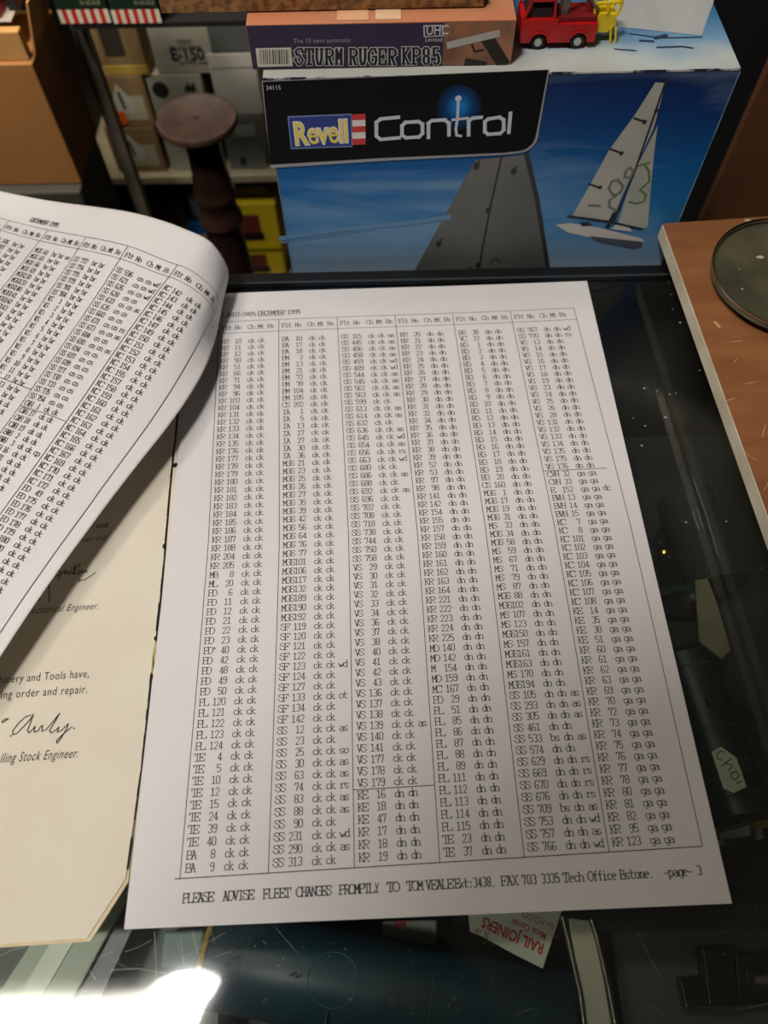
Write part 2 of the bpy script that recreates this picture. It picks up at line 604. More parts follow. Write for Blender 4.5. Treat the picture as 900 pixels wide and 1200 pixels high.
def page(u, v, lift=0.0):
    """a point of the sheet: u millimetres right and v millimetres down from its top left corner"""
    x, y = (u - 105) / 1000, (148.5 - v) / 1000
    return Vector((x * CT - y * ST, x * ST + y * CT, relief(u, v) + lift))


def printed(u, v):
    """the print sits slightly askew on the sheet"""
    sk = 0.0075 + (0.018 - 0.0075) * v / 282.
    return page(u + shift(v), v - sk * (u - 15), 0.00007)


def sheet_grid(nu, nv, fn, mb, W=210, H=297):
    vs = [fn(W * i / nu, H * j / nv) for j in range(nv + 1) for i in range(nu + 1)]
    fs = [(j * (nu + 1) + i, (j + 1) * (nu + 1) + i, (j + 1) * (nu + 1) + i + 1, j * (nu + 1) + i + 1) for j in range(nv) for i in range(nu)]
    mb.add(vs, fs)


COLU = [13.4, 44.6, 75.1, 105.5, 135.7, 166.2, 199.8]
ROW0, PITCH_ = 35.6, 4.217        # baseline of the first row


def rows(prefix, nums, state, ex={}):
    return [(prefix, n, state, ex.get(n, '')) for n in nums]


C1 = rows('KR', [10, 11, 12, 50, 51, 66, 71, 94, 96, 103, 104, 131, 132, 133, 134, 135] + list(range(176, 189)) + [204, 205], 'ck') + rows('MB', [8], 'ck') + rows('ML', [20], 'ck') \
    + rows('PD', [6, 11, 12, 21, 22, 23], 'ck') + [('PD*', 40, 'ck', '')] + rows('PD', [42, 48, 49, 50], 'ck') + rows('PL', range(120, 125), 'ck') + rows('TE', [4, 5, 10, 12, 15, 24, 39, 40], 'ck') + rows('BA', [8, 9], 'ck')
C2 = rows('BA', [10, 17, 18], 'ck') + rows('BM', [3, 13, 21, 72, 78, 104, 105], 'ck') + rows('CS', [202], 'ck') + rows('IA', [1, 5, 13, 17, 27, 30, 36], 'ck') \
    + rows('MGS', [21, 23, 25, 26, 27, 35, 39, 42, 56, 64, 76, 77, 101, 106, 117, 132, 189, 190, 192], 'ck') + rows('SF', [119, 120, 121, 122, 123, 124, 127, 133, 134, 142], 'ck', {123: 'wd', 133: 'ot'}) \
    + rows('SS', [12, 23, 25, 30, 63, 74, 83, 88, 90, 231, 290, 313], 'ck', {12: 'as', 25: 'so', 30: 'as', 63: 'as', 74: 'rs', 83: 'as', 88: 'as', 231: 'wd', 290: 'as'})
C3 = rows('SS', [315, 445, 456, 458, 459, 489, 544, 545, 562, 563, 599, 613, 614, 632, 636, 645, 654, 656, 663, 680, 686, 688, 692, 696, 702, 708, 718, 738, 744, 750, 758], 'ck',
          {315: 'as', 445: 'as', 456: 'as', 458: 'as', 459: 'wd', 489: 'wd', 544: 'as', 545: 'as', 562: 'as', 563: 'as', 613: 'as', 614: 'as', 636: 'as', 645: 'wd', 654: 'as', 656: 'rs', 663: 'wd', 686: 'as', 692: 'as'}) \
    + rows('VS', [29, 30, 31, 32, 33, 34, 36, 37, 38, 40, 41, 42, 43, 136, 137, 138, 139, 140, 141, 177, 178, 179], 'ck', {139: 'as'}) + rows('KE', [16, 18, 47], 'dn') + rows('KR', [17, 18, 19], 'dn')
C4 = rows('KR', list(range(20, 33)) + [34, 35, 36, 37, 38, 39, 52, 53, 97, 98, 141, 142, 154, 155] + list(range(157, 165)) + list(range(221, 226)), 'dn') + rows('MD', [140, 142], 'dn') + rows('M', [154], 'dn') \
    + rows('MD', [159], 'dn') + rows('MC', [167], 'dn') + rows('PD', [29], 'dn') + rows('PL', [51, 85, 86, 87, 88, 89, 111, 112, 113, 114, 115], 'dn') + rows('TE', [23, 37], 'dn')
C5 = rows('BS', [38], 'dn') + rows('VC', [22], 'dn') + rows('EG', range(1, 21), 'dn') + rows('CS', [160], 'dn') + rows('MGS', [1, 17, 19, 31], 'dn') + rows('MS', [33], 'dn') + rows('MGS', [34, 58], 'dn') \
    + rows('MS', [59, 67, 71, 79, 87], 'dn') + rows('MGS', [88, 102], 'dn') + rows('MS', [107, 123], 'dn') + rows('MGS', [150], 'dn') + rows('MS', [157], 'dn') + rows('MGS', [161, 163], 'dn') + rows('MS', [170], 'dn') + rows('MGS', [194], 'dn') \
    + rows('SS', [105, 293, 305, 461, 533, 574, 629, 669, 670, 676, 709, 753, 757, 766], 'dn', {105: 'as', 293: 'as', 305: 'as', 533: 'as', 629: 'rs', 669: 'rs', 670: 'rs', 676: 'rs', 709: 'as', 753: 'wd', 757: 'as', 766: 'wd'})
C6 = rows('SS', [767, 770], 'dn', {767: 'wd', 770: 'rs'}) + rows('VS', [13, 14, 15, 16, 17, 18, 19, 23, 24, 25, 26, 28, 131, 132, 133, 134, 135, 175, 176], 'dn') + rows('CVH', [32, 33], 'ga') + rows('E', [152], 'ga', {152: 'dc'}) \
    + rows('BVH', [13, 14, 15], 'ga') + rows('KC', [7, 8] + list(range(101, 109)), 'ga') + rows('KE', [14, 35, 38, 51], 'ga') + rows('KR', [60, 61, 62, 63, 69, 70, 72, 73, 74, 75, 76, 77, 78, 80, 81, 82, 95, 123], 'ga')


def row_text(r):
    p, n, st, ex = r
    first = 'bs' if (p == 'SS' and n in (533, 709)) else st
    return p.ljust(3) + str(n).rjust(3) + '  ' + first + ' ' + st + (' ' + ex if ex else '')


ADV = 1.70


def table(mb, fn, cols, header, colu, hv=(20.6, 28.6), bottom=282.0, rules=(), top=True):
    th = 0.31
    for k, rws in enumerate(cols):
        if rws is None:
            continue
        type_line(mb, header, colu[k] + 1.6, 26.2, ADV, 2.0, 2.7, th, fn)
        for i, r in enumerate(rws):
            type_line(mb, row_text(r), colu[k] + 1.8, ROW0 + PITCH_ * i, ADV, 2.15, 2.75, th, fn, dgw=1.9, jitter=.05)

    def line(u0, v0, u1, v1, t=.26):
        n = max(1, int(math.hypot(u1 - u0, v1 - v0) / 3))
        hx = abs(u1 - u0) > abs(v1 - v0)
        for i in range(n):
            a, b = i / n, (i + 1) / n
            ua, va, ub, vb = u0 + (u1 - u0) * a, v0 + (v1 - v0) * a, u0 + (u1 - u0) * b, v0 + (v1 - v0) * b
            q = (0, t / 2) if hx else (t / 2, 0)
            mb.add([fn(ua - q[0], va - q[1]), fn(ub - q[0], vb - q[1]), fn(ub + q[0], vb + q[1]), fn(ua + q[0], va + q[1])], [(0, 1, 2, 3)])
    for k, u in enumerate(colu):
        line(u, hv[0], u, bottom, .3)
    line(colu[0], hv[0], colu[-1], hv[0])
    line(colu[0], hv[1], colu[-1], hv[1])
    line(colu[0] - 2, bottom, colu[-1], bottom, .34)
    for (u0, u1, v) in rules:
        line(u0, v, u1, v, .32)


sheet = tag(empty('printed_sheet', page(105, 148.5)), 'flat white sheet of typed fleet numbers in six ruled columns, page 3', 'paper')
g = MB()
sheet_grid(30, 42, page, g)
so = g.build('paper', M_PAPER, sheet)
md = so.modifiers.new('thickness', 'SOLIDIFY')
md.thickness = 0.00012
md.offset = -1
tx = MB()
HEADER = 'Flt No  Ch Mt Rs'
table(tx, printed, [C1, C2, C3, C4, C5, C6], HEADER, COLU,
      rules=[(COLU[5], COLU[6] - 4, ROW0 + PITCH_ * 20 + .9), (COLU[2], COLU[3], ROW0 + PITCH_ * 52 + .9)])
type_line(tx, 'LYR03:', 15.2, 17.0, ADV, 2.0, 2.7, .35, printed)
type_line(tx, '04th', 25.6, 17.0, ADV, 2.0, 2.7, .35, printed)
type_line(tx, 'DECEMBER', 33.6, 17.0, 1.75, 2.2, 2.7, .35, printed)
type_line(tx, '1995', 49.0, 17.0, 1.75, 1.9, 2.7, .35, printed)
for a in range(2):
    tx.add([printed(33.6, 17.9), printed(47.6, 17.9), printed(47.6, 17.7), printed(33.6, 17.7)], [(0, 1, 2, 3)])


def foot_uv(px):
    P = atz(px, 1053 - (px - 215) * 33. / 605, 0)
    X, Y = P.x * CT + P.y * ST, -P.x * ST + P.y * CT
    return X * 1000 + 105, 148.5 - Y * 1000


for wd_, x0, x1 in (('PLEASE', 215, 251), ('ADVISE', 262, 298), ('FLEET', 309, 341), ('CHANGES', 348, 389), ('PROMPTLY', 398, 445), ('TO', 454, 468), ('TOM', 477, 496), ('VEALE', 499, 531), ('Ext:3438,', 533, 581), ('FAX', 587, 607),
                    ('703', 611, 629), ('3335', 634, 656), ('Tech', 660, 684), ('Office', 689, 722), ('Bstone.', 726, 766), ('-page-', 777, 811), ('3', 816, 822)):
    ua, va = foot_uv(x0)
    ub, vb = foot_uv(x1)
    n = len(wd_)
    adv = (ub - ua) / (n + .05)
    slope = (vb - va) / max(ub - ua, .1)
    type_line(tx, wd_, 0, 0, adv, adv * 1.12, 2.9, .38, lambda x, y, ua=ua, va=va, s=slope: page(ua + x, va + 1.4 + y + x * s, .00007), dgw=adv * .95)
tx.build('printed_text', M_INK, sheet, fix=False)

# ------------------------------------------------------------------ curled sheet turned over to the left
SG = [-2443, 2336, 40, -2537, 2162, 44, -2632, 1987, 48, -2726, 1812, 52, -2820, 1636, 55, -2914, 1460, 58, -3008, 1283, 59, -3102, 1105, 60, -3195, 927, 60, -3288, 748, 58, -3379, 570, 56, -3470, 391, 54, -3561, 212, 51, -3650, 35, 48, -3740, -143, 44, -3829, -320, 41, -2291, 2254, 68, -2384, 2080, 67, -2479, 1905, 66, -2573, 1730, 65, -2667, 1555, 64, -2761, 1379, 62, -2855, 1202, 60, -2948, 1025, 58, -3041, 847, 56, -3134, 669, 54, -3225, 490, 52, -3316, 312, 50, -3405, 133, 48, -3495, -44, 46, -3584, -222, 44, -3672, -399, 42, -2138, 2172, 99, -2232, 1998, 92, -2325, 1824, 85, -2419, 1649, 78, -2512, 1474, 72, -2607, 1298, 66, -2701, 1122, 61, -2795, 945, 56, -2888, 767, 52, -2980, 589, 49, -3071, 411, 47, -3161, 232, 46, -3250, 54, 45, -3339, -124, 45, -3427, -301, 44, -3516, -478, 44, -1987, 2090, 133, -2079, 1916, 118, -2171, 1742, 104, -2264, 1568, 92, -2358, 1393, 80, -2452, 1217, 70, -2547, 1041, 61, -2641, 865, 53, -2734, 687, 48, -2826, 509, 45, -2917, 331, 43, -3006, 153, 43, -3095, -26, 43, -3183, -204, 44, -3271, -381, 44, -3358, -558, 45, -1837, 2007, 174, -1926, 1833, 148, -2017, 1660, 126, -2109, 1486, 107, -2204, 1312, 90, -2299, 1137, 73, -2394, 961, 60, -2488, 785, 50, -2581, 608, 44, -2673, 430, 41, -2763, 252, 40, -2852, 73, 40, -2940, -105, 42, -3026, -283, 43, -3113, -461, 45, -3200, -637, 48, -1688, 1923, 220, -1776, 1750, 187, -1866, 1576, 156, -1957, 1403, 128, -2051, 1229, 102, -2146, 1055, 79, -2242, 880, 61, -2336, 704, 48, -2429, 528, 42, -2520, 350, 39, -2609, 172, 39, -2697, -6, 40, -2784, -184, 42, -2869, -362, 44, -2954, -540, 48, -3040, -717, 51, -1541, 1837, 268, -1628, 1665, 230, -1717, 1492, 193, -1808, 1319, 157, -1901, 1145, 122, -1995, 971, 91, -2090, 797, 68, -2184, 623, 53, -2277, 448, 45, -2367, 271, 41, -2455, 94, 40, -2542, -84, 41, -2627, -262, 44, -2711, -440, 47, -2794, -618, 51, -2878, -795, 55, -1391, 1752, 310, -1479, 1580, 272, -1568, 1408, 231, -1660, 1235, 190, -1753, 1061, 153, -1847, 887, 119, -1941, 714, 92, -2034, 541, 73, -2125, 368, 60, -2214, 192, 52, -2301, 16, 49, -2386, -162, 48, -2469, -339, 50, -2551, -517, 53, -2633, -695, 57, -2714, -872, 61, -1238, 1666, 337, -1326, 1496, 298, -1417, 1324, 258, -1512, 1150, 221, -1607, 976, 188, -1702, 801, 157, -1794, 628, 128, -1884, 459, 106, -1974, 288, 88, -2062, 114, 75, -2146, -61, 66, -2229, -238, 62, -2309, -415, 61, -2390, -592, 62, -2469, -769, 65, -2549, -947, 67, -1085, 1584, 341, -1170, 1410, 296, -1266, 1238, 269, -1364, 1065, 246, -1459, 892, 220, -1552, 720, 193, -1644, 548, 167, -1735, 377, 143, -1824, 207, 121, -1909, 37, 103, -1991, -136, 90, -2070, -311, 81, -2148, -488, 77, -2226, -664, 76, -2305, -842, 75, -2384, -1020, 74, -939, 1516, 304, -1023, 1332, 294, -1119, 1155, 282, -1214, 981, 262, -1306, 809, 236, -1396, 637, 210, -1489, 466, 187, -1581, 295, 166, -1670, 127, 147, -1753, -39, 129, -1832, -209, 114, -1909, -382, 104, -1984, -558, 97, -2061, -734, 91, -2139, -912, 87, -2219, -1091, 82, -881, 1479, 161, -919, 1279, 195, -984, 1091, 228, -1063, 908, 234, -1148, 731, 218, -1236, 558, 198, -1328, 387, 182, -1422, 217, 170, -1510, 50, 159, -1592, -114, 146, -1670, -279, 135, -1743, -447, 126, -1817, -623, 117, -1895, -802, 108, -1975, -982, 99, -2056, -1162, 91, -927, 1449, 9, -929, 1253, 39, -927, 1061, 90, -938, 864, 138, -992, 668, 161, -1074, 483, 167, -1170, 306, 166, -1264, 133, 161, -1349, -33, 157, -1427, -192, 156, -1501, -350, 153, -1572, -508, 146, -1650, -682, 134, -1733, -868, 122, -1815, -1051, 111, -1896, -1233, 100]
NUc, NVc = 13, 16


def gnode(i, j):
    # linear extrapolation past the edges keeps the spline smooth there
    if i < 0:
        return gnode(0, j) * 2 - gnode(1, j)
    if i >= NUc:
        return gnode(NUc - 1, j) * 2 - gnode(NUc - 2, j)
    if j < 0:
        return gnode(i, 0) * 2 - gnode(i, 1)
    if j >= NVc:
        return gnode(i, NVc - 1) * 2 - gnode(i, NVc - 2)
    k = (i * NVc + j) * 3
    return Vector(SG[k:k + 3]) / 10000.0


def crom(p0, p1, p2, p3, t):
    return p1 + (p2 - p0) * (.5 * t) + (p0 * 2 - p1 * 5 + p2 * 4 - p3) * (.5 * t * t) + (p1 * 3 - p0 - p2 * 3 + p3) * (.5 * t ** 3)


def curl0(u, v):
    a, b = u / 210 * (NUc - 1), v / 297 * (NVc - 1)
    i, j = min(max(int(a), 0), NUc - 2), min(max(int(b), 0), NVc - 2)
    s, t = a - i, b - j
    return crom(*[crom(*[gnode(i + q, j + r) for r in (-1, 0, 1, 2)], t) for q in (-1, 0, 1, 2)], s)


NG = (168, 224)
LUT = [[curl0(210 * i / NG[0], 297 * j / NG[1]) for j in range(NG[1] + 1)] for i in range(NG[0] + 1)]


def curl(u, v, lift=0.0):
    a, b = min(max(u / 210 * NG[0], 0), NG[0] - 1e-6), min(max(v / 297 * NG[1], 0), NG[1] - 1e-6)
    i, j = int(a), int(b)
    s, t = a - i, b - j
    p00, p10, p01, p11 = LUT[i][j], LUT[i + 1][j], LUT[i][j + 1], LUT[i + 1][j + 1]
    p = p00 * ((1 - s) * (1 - t)) + p10 * (s * (1 - t)) + p01 * ((1 - s) * t) + p11 * (s * t)
    if lift:
        n = (p01 - p00).cross(p10 - p00).normalized()
        p = p + n * lift
    return p


def curl_print(u, v):
    return curl(u + shift(v), v, 0.00028)


turned = tag(empty('turned_sheet', curl(150, 180)), 'curling white sheet of typed fleet numbers arching over the left side', 'paper')
g = MB()
sheet_grid(NG[0], NG[1], curl, g)
so = g.build('paper', M_PAPER, turned, smooth=True)
md = so.modifiers.new('thickness', 'SOLIDIFY')
md.thickness = 0.00012
md.offset = -1
tx = MB()
D6 = rows('KC', [142, 143, 144, 145, 146, 147, 149, 150, 151, 152, 153, 154, 155, 157, 158, 159, 160, 161, 162, 163, 164, 165, 166, 167, 169, 170, 171, 172], 'ck') + rows('PD', [49, 175, 176, 177, 178, 179, 180], 'ck')
D5 = rows('SS', [596, 621, 626, 628, 633, 635, 660, 671, 673, 684, 690, 694, 697, 699, 717, 730, 733, 735, 754], 'cn', {596: 'wd', 621: 'wd', 626: 'wd', 633: 'as', 671: 'rs', 673: 'as', 690: 'as'}) + rows('CVH', [1, 17, 18, 19], 'ck') \
    + rows('BVH', [2, 3, 16], 'ck', {3: 'cp'}) + rows('EG', range(21, 26), 'ck')
D4 = rows('SS', [772, 774, 775, 779, 781, 784], 'br') + rows('VS', range(1, 15), 'br') + rows('VS', range(44, 60), 'ck')
D3 = rows('MGS', [61, 65, 66, 69, 130, 133], 'br', {61: 'as'}) + rows('MGS', range(140, 160), 'br') + rows('MS', range(20, 27), 'br')
D2 = rows('KR', range(206, 236), 'br')
D1 = rows('KR', range(240, 299), 'br')
for DD, pre_, st_ in ((D2, 'KE', 'br'), (D3, 'PL', 'br'), (D4, 'PD', 'ck'), (D5, 'EG', 'ck'), (D6, 'PD', 'ck')):
    DD += rows(pre_, range(200, 200 + 59 - len(DD)), st_)
table(tx, curl_print, [D1, D2, D3, D4, D5, D6], HEADER, COLU, hv=(20, 28), rules=[(COLU[4], COLU[5], ROW0 + PITCH_ * 19 + .9), (COLU[3], COLU[4], ROW0 + PITCH_ * 16.8 + .9)])
type_line(tx, 'DECEMBER 1995', 58, 17.0, ADV, 2.0, 2.7, .35, curl_print)
tx.build('printed_text', M_INK, turned, fix=False)

# ------------------------------------------------------------------ old cream booklet lying open under the sheets
book = tag(empty('open_booklet', atz(180, 800, GT)), 'old cream-paged booklet lying open with a split stitched spine, under the white sheets', 'book')
SPX = [(214, 420), (210, 460), (206, 500), (199.5, 560), (192, 650), (184, 738), (176.5, 791), (170, 853), (164.5, 905), (157, 960), (147, 1030)]
SP = [atz(x, y, -.0007) for x, y in SPX]
bz = GT + 0.0001
low = [atz(102, 1099, -.0007), atz(-40, 1109, -.0007)]
far = atz(-40, 1109, -.0007)
lp = [p for p in SP] + low + [Vector((far.x - .05, far.y, far.z)), Vector((far.x - .05, SP[0].y, far.z))]
left = MB().prism(lp, (0, 0, bz + .0007)).build('left_page', M_CREAM, book)
# a second leaf below, its edge showing along the cut corner
lp2 = [SP[-3] + Vector((.0006, 0, -.0005)), SP[-1] + Vector((.001, -.001, -.0005)), low[0] + Vector((.0012, -.0011, -.0005)), low[1] + Vector((0, -.0011, -.0005)), Vector((far.x - .05, SP[-3].y, far.z - .0005))]
MB().prism(lp2, (0, 0, -.0006)).build('lower_leaf', M_CREAM2, book)
off = Vector((.0009, 0, 0))
rp = [p + off for p in SP[:8]] + [SP[8] + off, SP[9] + off]
wdt = [.0035, .0036, .0036, .0034, .0030, .0030]
right = [p + Vector((.0008, 0, -.0001)) for p in SP[:-1]]
rr = right + [page(15, 280) + Vector((0, 0, -.0009)), page(200, 288) + Vector((0, 0, -.0009)), page(200, 8) + Vector((0, 0, -.0009)), page(8, 8) + Vector((0, 0, -.0009))]
for p in rr:
    p.z = -.0009
MB().prism(rr, (0, 0, bz + .0009)).build('right_page', M_CREAM, book)
sl = MB()
rs = random.Random(5)
base = []
for (a, b) in zip(SP[:-1], SP[1:]):
    for t in range(6):
        base.append(a.lerp(b, t / 6))
for a, b in zip(base[:-1], base[1:]):
    wv = rs.uniform(.0003, .0008) * (1.8 if rs.random() < .1 else 1)
    sl.strip([a + Vector((.0002, 0, .00015)), b + Vector((.0002, 0, .00015))], wv, (0, 0, 1))
for px, py in ((184, 748), (188, 742), (180, 792), (193, 640), (205, 545)):
    c = atz(px, py, -.0004)
    sl.add([c + Vector((math.cos(t) * .0011 * rs.uniform(.6, 1.3), math.sin(t) * .0013 * rs.uniform(.6, 1.3), 0)) for t in (0, .9, 1.8, 2.7, 3.6, 4.5, 5.4)], [tuple(range(7))])
sl.build('spine_split', mat('spine_black', (24, 20, 14), 0.9), book, fix=False)
th_ = MB()
th_.path([atz(x, y, .0002) for x, y in ((184, 752), (181, 765), (182, 778), (179, 790))], .0004)
th_.path([atz(x, y, .0001) for x, y in ((182, 755), (179, 770), (178, 788))], .0003)
th_.build('binding_thread', mat('thread_yellow', (196, 178, 110), 0.8), book)

# print and writing on the cream page; every line runs at the slight slope of the page
U0 = (atz(114, 713, 0) - atz(37, 718, 0)).normalized()
V0 = Vector((-U0.y, U0.x, 0))
PZ = -.00055


def bline(s, px, py, px1, italic=0.0, m=M_INKBROWN, name='printed_line', bold=0.0):
    """a line that ends at pixel px1 and starts at px"""
    O, E = atz(px, py, PZ), atz(px1, py - (px1 - px) * .06, PZ)
    vs, fs = font_mesh(s, 1.0, lambda x, y: (x, y), shear=italic, res=2)
    W = max(v[0] for v in vs) - min(v[0] for v in vs)
    k = (E - O).length / W
    U = (E - O).normalized()
    V = Vector((-U.y, U.x, 0))
    return (s, O, U, V, k, italic)


tb = MB()
for s, px, py, px1, it, sz in (('and', 112, 619, 126, 0, .0028), ('uer and', 96, 635, 124, 0, .0028), ('echanical Engineer.', 36, 719, 115, .35, .0031), ('hinery and Tools have,', -2, 801, 104, 0, .0034), ('ing order and repair.', 0, 819, 102, 0, .0034), ('lling Stock Engineer.', -1, 894, 91, .35, .0036)):
    O, E = atz(px, py, PZ), atz(px1, py - (px1 - px) * .07, PZ)
    vs, fs = font_mesh(s, 1.0, lambda x, y: (x, y), shear=it, spacing=1.12)
    W = max(v[0] for v in vs)
    U = (E - O).normalized()
    V = Vector((-U.y, U.x, 0))
    L = (E - O).length
    tb.add([O + U * (x / W * L) + V * (y * sz * 1.42) for x, y in vs], fs)
tb.build('printed_text', M_INKBROWN, book, fix=False)
ph = MB()
SIG = [  # pen strokes as seen on the page
    [(66, 672), (68, 668), (71, 671), (69, 679)], [(66, 675), (72, 673), (76, 668), (76, 673), (79, 669), (81, 673), (84, 669), (86, 673), (89, 666)],
    [(88, 661), (87, 672), (90, 673)], [(84, 666), (94, 663)], [(91, 672), (92, 669), (95, 670), (93, 673), (91, 672)], [(96, 672), (97, 669), (99, 671), (101, 668), (102, 671)], [(90, 662), (94, 661)],
    [(92, 681), (100, 679), (112, 671)], [(92, 681), (94, 678)], [(57, 684), (58, 695), (57, 705)], [(46, 702), (46, 704)],
    [(2, 846), (5, 843), (10, 842), (3, 847)],
    [(36, 838), (30, 840), (22, 847), (15, 856), (15, 861), (20, 859), (28, 851), (36, 842), (39, 837), (36, 846), (32, 856), (34, 859), (38, 855), (41, 851), (40, 858), (44, 857), (48, 851), (50, 850), (49, 857), (54, 855), (60, 848), (68, 838), (70, 836), (64, 846), (58, 856), (60, 859), (66, 855), (69, 852), (67, 858), (72, 856), (80, 848), (78, 854), (72, 864), (67, 871), (66, 868), (74, 860), (84, 852)],
    [(86, 853), (87, 854)], [(12, 862), (13, 863)],
]
for pl in SIG:
    ph.strip([atz(x, y, PZ + .00005) for x, y in pl], .00038, (0, 0, 1))
ph.build('handwriting', M_INKPEN, book, fix=False)

# ------------------------------------------------------------------ brown board with a pale edge, and the metal dish on it
bd = tag(empty('brown_board', (0.25, 0.05, GT)), 'flat brown hardboard panel with pale cut edge lying on the right of the glass', 'board')
TB, TU = .023, .0145      # top and underside of the board: it rests on a shallow tray
c0, c1 = atz(776, 262, TB), atz(907, 625, TB)
dv = (c1 - c0).normalized()
c2 = c0 + dv * .40
nrm = Vector((-dv.y, dv.x, 0)) if -dv.y > 0 else Vector((dv.y, -dv.x, 0))
qb = [c0, c2, c2 + nrm * .22, c0 + nrm * .22 + Vector((0, .004, 0))]
MB().prism([Vector((p.x, p.y, TB - .0004)) for p in qb], (0, 0, -(TB - .0004 - TU))).build('panel_core', mat('board_edge', (206, 196, 176), 0.7, c2=(184, 172, 148), scale=50), bd, bevel=.0004)
MB().prism([Vector((p.x, p.y, TB)) for p in [q + (Vector((.0003, 0, 0))) for q in qb]], (0, 0, -.0004)).build('brown_face', mat('brown_face', (150, 98, 60), 0.42, c2=(132, 84, 50), scale=22, stretch=(1, 5, 1), bump=.25, bscale=260), bd)
MB().prism([Vector((p.x, p.y, TU - .0001)) for p in (c0 + nrm * .04 + dv * .05, c2 + nrm * .04 - dv * .02, c2 + nrm * .20 - dv * .02, c0 + nrm * .20 + dv * .05)], (0, 0, -(TU - .0001 - GT - .0001))).build('tray_below', M_BLACK, bd)
cr = MB()
rb = random.Random(9)
for px, py, L, an in ((843, 383, .0035, 2.0), (855, 401, .006, .1), (893, 512, .007, 1.1), (860, 425, .003, .8), (873, 450, .005, .2), (850, 470, .005, .3), (895, 575, .009, .9), (888, 540, .006, 2.4)):
    p = atz(px, py, TB + .0001)
    cr.strip([p, p + Vector((math.cos(an), math.sin(an), 0)) * L], .0003 if L != .0035 else .0012, (0, 0, 1))
cr.build('scuffs', mat('scuff', (206, 160, 118), 0.7), bd, fix=False)

dish = tag(empty('metal_dish', atz(925, 318, TB)), 'round tarnished metal scale dish with thin rim resting on the brown board', 'dish')
ctr = atz(929, 320, TB + .0078)
R0 = (atz(835, 312, TB + .0078) - ctr).length
prof = [(0.0004, -.0075), (.018, -.0073), (.030, -.0058), (.038, -.003), (R0 - .0012, -.0002), (R0 - .0004, .0006), (R0 + .0002, .0004), (R0 + .0002, -.0006), (R0 - .0008, -.0014), (.038, -.0045), (.030, -.0075), (.018, -.0095), (.0004, -.0098)]
prof = [(r if r > R0 - .002 else r * R0 / .0455, zz * (.62 if abs(zz) > .0016 else 1)) for r, zz in prof]
MB().lathe(ctr, prof, 96).build('bowl', mat('tarnished_metal', (134, 128, 100), 0.36, .6, c2=(96, 94, 74), scale=38, bump=.35, bscale=90), dish, smooth=True)
MB().lathe(ctr + Vector((0, 0, .0004)), [(R0 - .0009, 0), (R0 - .0005, .0006), (R0 + .0002, .0004), (R0 + .0003, -.0006), (R0 - .0006, -.0008)], 96).build('rim', mat('rim_metal', (180, 172, 150), 0.22, 1.0), dish, smooth=True)
MB().lathe(ctr + Vector((0, 0, -.0064)), [(.015, -.0012), (.016, -.0012), (.016, .0012), (.015, .0012)], 40).build('foot_ring', mat('tarnished_metal', (118, 112, 88)), dish)
sp_ = MB()
for px, py, r in ((889, 305, .0022), (872, 267, .002), (853, 280, .0014), (868, 292, .0008), (853, 298, .0009), (867, 343, .0008), (864, 320, .0006)):
    # flecks lie on the inner face of the bowl
    p = atz(px, py, ctr.z - .006)
    d = (Vector((p.x, p.y, 0)) - Vector((ctr.x, ctr.y, 0))).length
    zz = -.0073 if d < .018 else (-.0073 + (d - .018) / .012 * .0015 if d < .03 else -.0058 + (d - .03) / .008 * .0028 if d < .038 else -.003)
    c = Vector((p.x, p.y, ctr.z + zz * .62 + .0005))
    sp_.add([c + Vector((math.cos(t) * r * rb.uniform(.6, 1.1), math.sin(t) * r * .6 * rb.uniform(.6, 1.1), .0)) for t in (0, .9, 1.8, 2.7, 3.6, 4.5, 5.4)], [tuple(range(7))])
sp_.build('pale_flecks', mat('fleck', (186, 186, 160), 0.7), dish, fix=False)

# ------------------------------------------------------------------ low stand behind the counter that carries the boat box
LEDGE = -0.06
st = tag(empty('low_stand', (0.06, 0.3, -0.95)), 'black low stand behind the counter carrying the blue boat box', 'stand')
MB().box((-0.055, 0.166, LEDGE - .015), (0.135, 0.42, LEDGE - .0002)).build('stand_top', M_BLACK, st, bevel=.001)
for x in (-.05, .12):
    for y in (.17, .40):
        MB().box((x, y, -.9499), (x + .012, y + .012, LEDGE - .0152)).build('leg', M_BLACK, st)

# ------------------------------------------------------------------ the blue boat box
K = 0.876
YF = 0.170
ZT = aty(308, 93, YF).z
bx0, bx1 = aty(308, 93, YF).x, aty(869, 78, YF).x
DEP = 0.125
box = tag(empty('boat_kit_box', (0.053, YF + DEP / 2, LEDGE)), 'large blue carton with yachts on the sea and a black lettered banner', 'box')
RAMP = [(0.0, (172, 184, 192)), (0.14, (120, 152, 180)), (0.34, (24, 112, 172)), (0.58, (0, 92, 156)), (0.8, (0, 58, 118)), (1.0, (2, 34, 84))]
m_art = sky_print('box_art_sky', RAMP, streak=(150, 180, 200), samt=.62, thr=.56, zlo=-0.016, zhi=ZT)
m_side = mat('box_side', (14, 16, 20), 0.5)
m_top = sky_print('box_top_art', [(0, (188, 194, 192)), (1, (188, 194, 192))], streak=(96, 140, 176), samt=.0)
cz = MB()
cz.box((bx0, YF, LEDGE), (bx1, YF + DEP, ZT))
ob = cz.build('carton', [m_art, m_side], box, fix=True)
# the sides of the carton are plain dark, only front carries art
for p in ob.data.polygons:
    if p.normal.y < -.5:
        p.material_index = 0
    else:
        p.material_index = 1


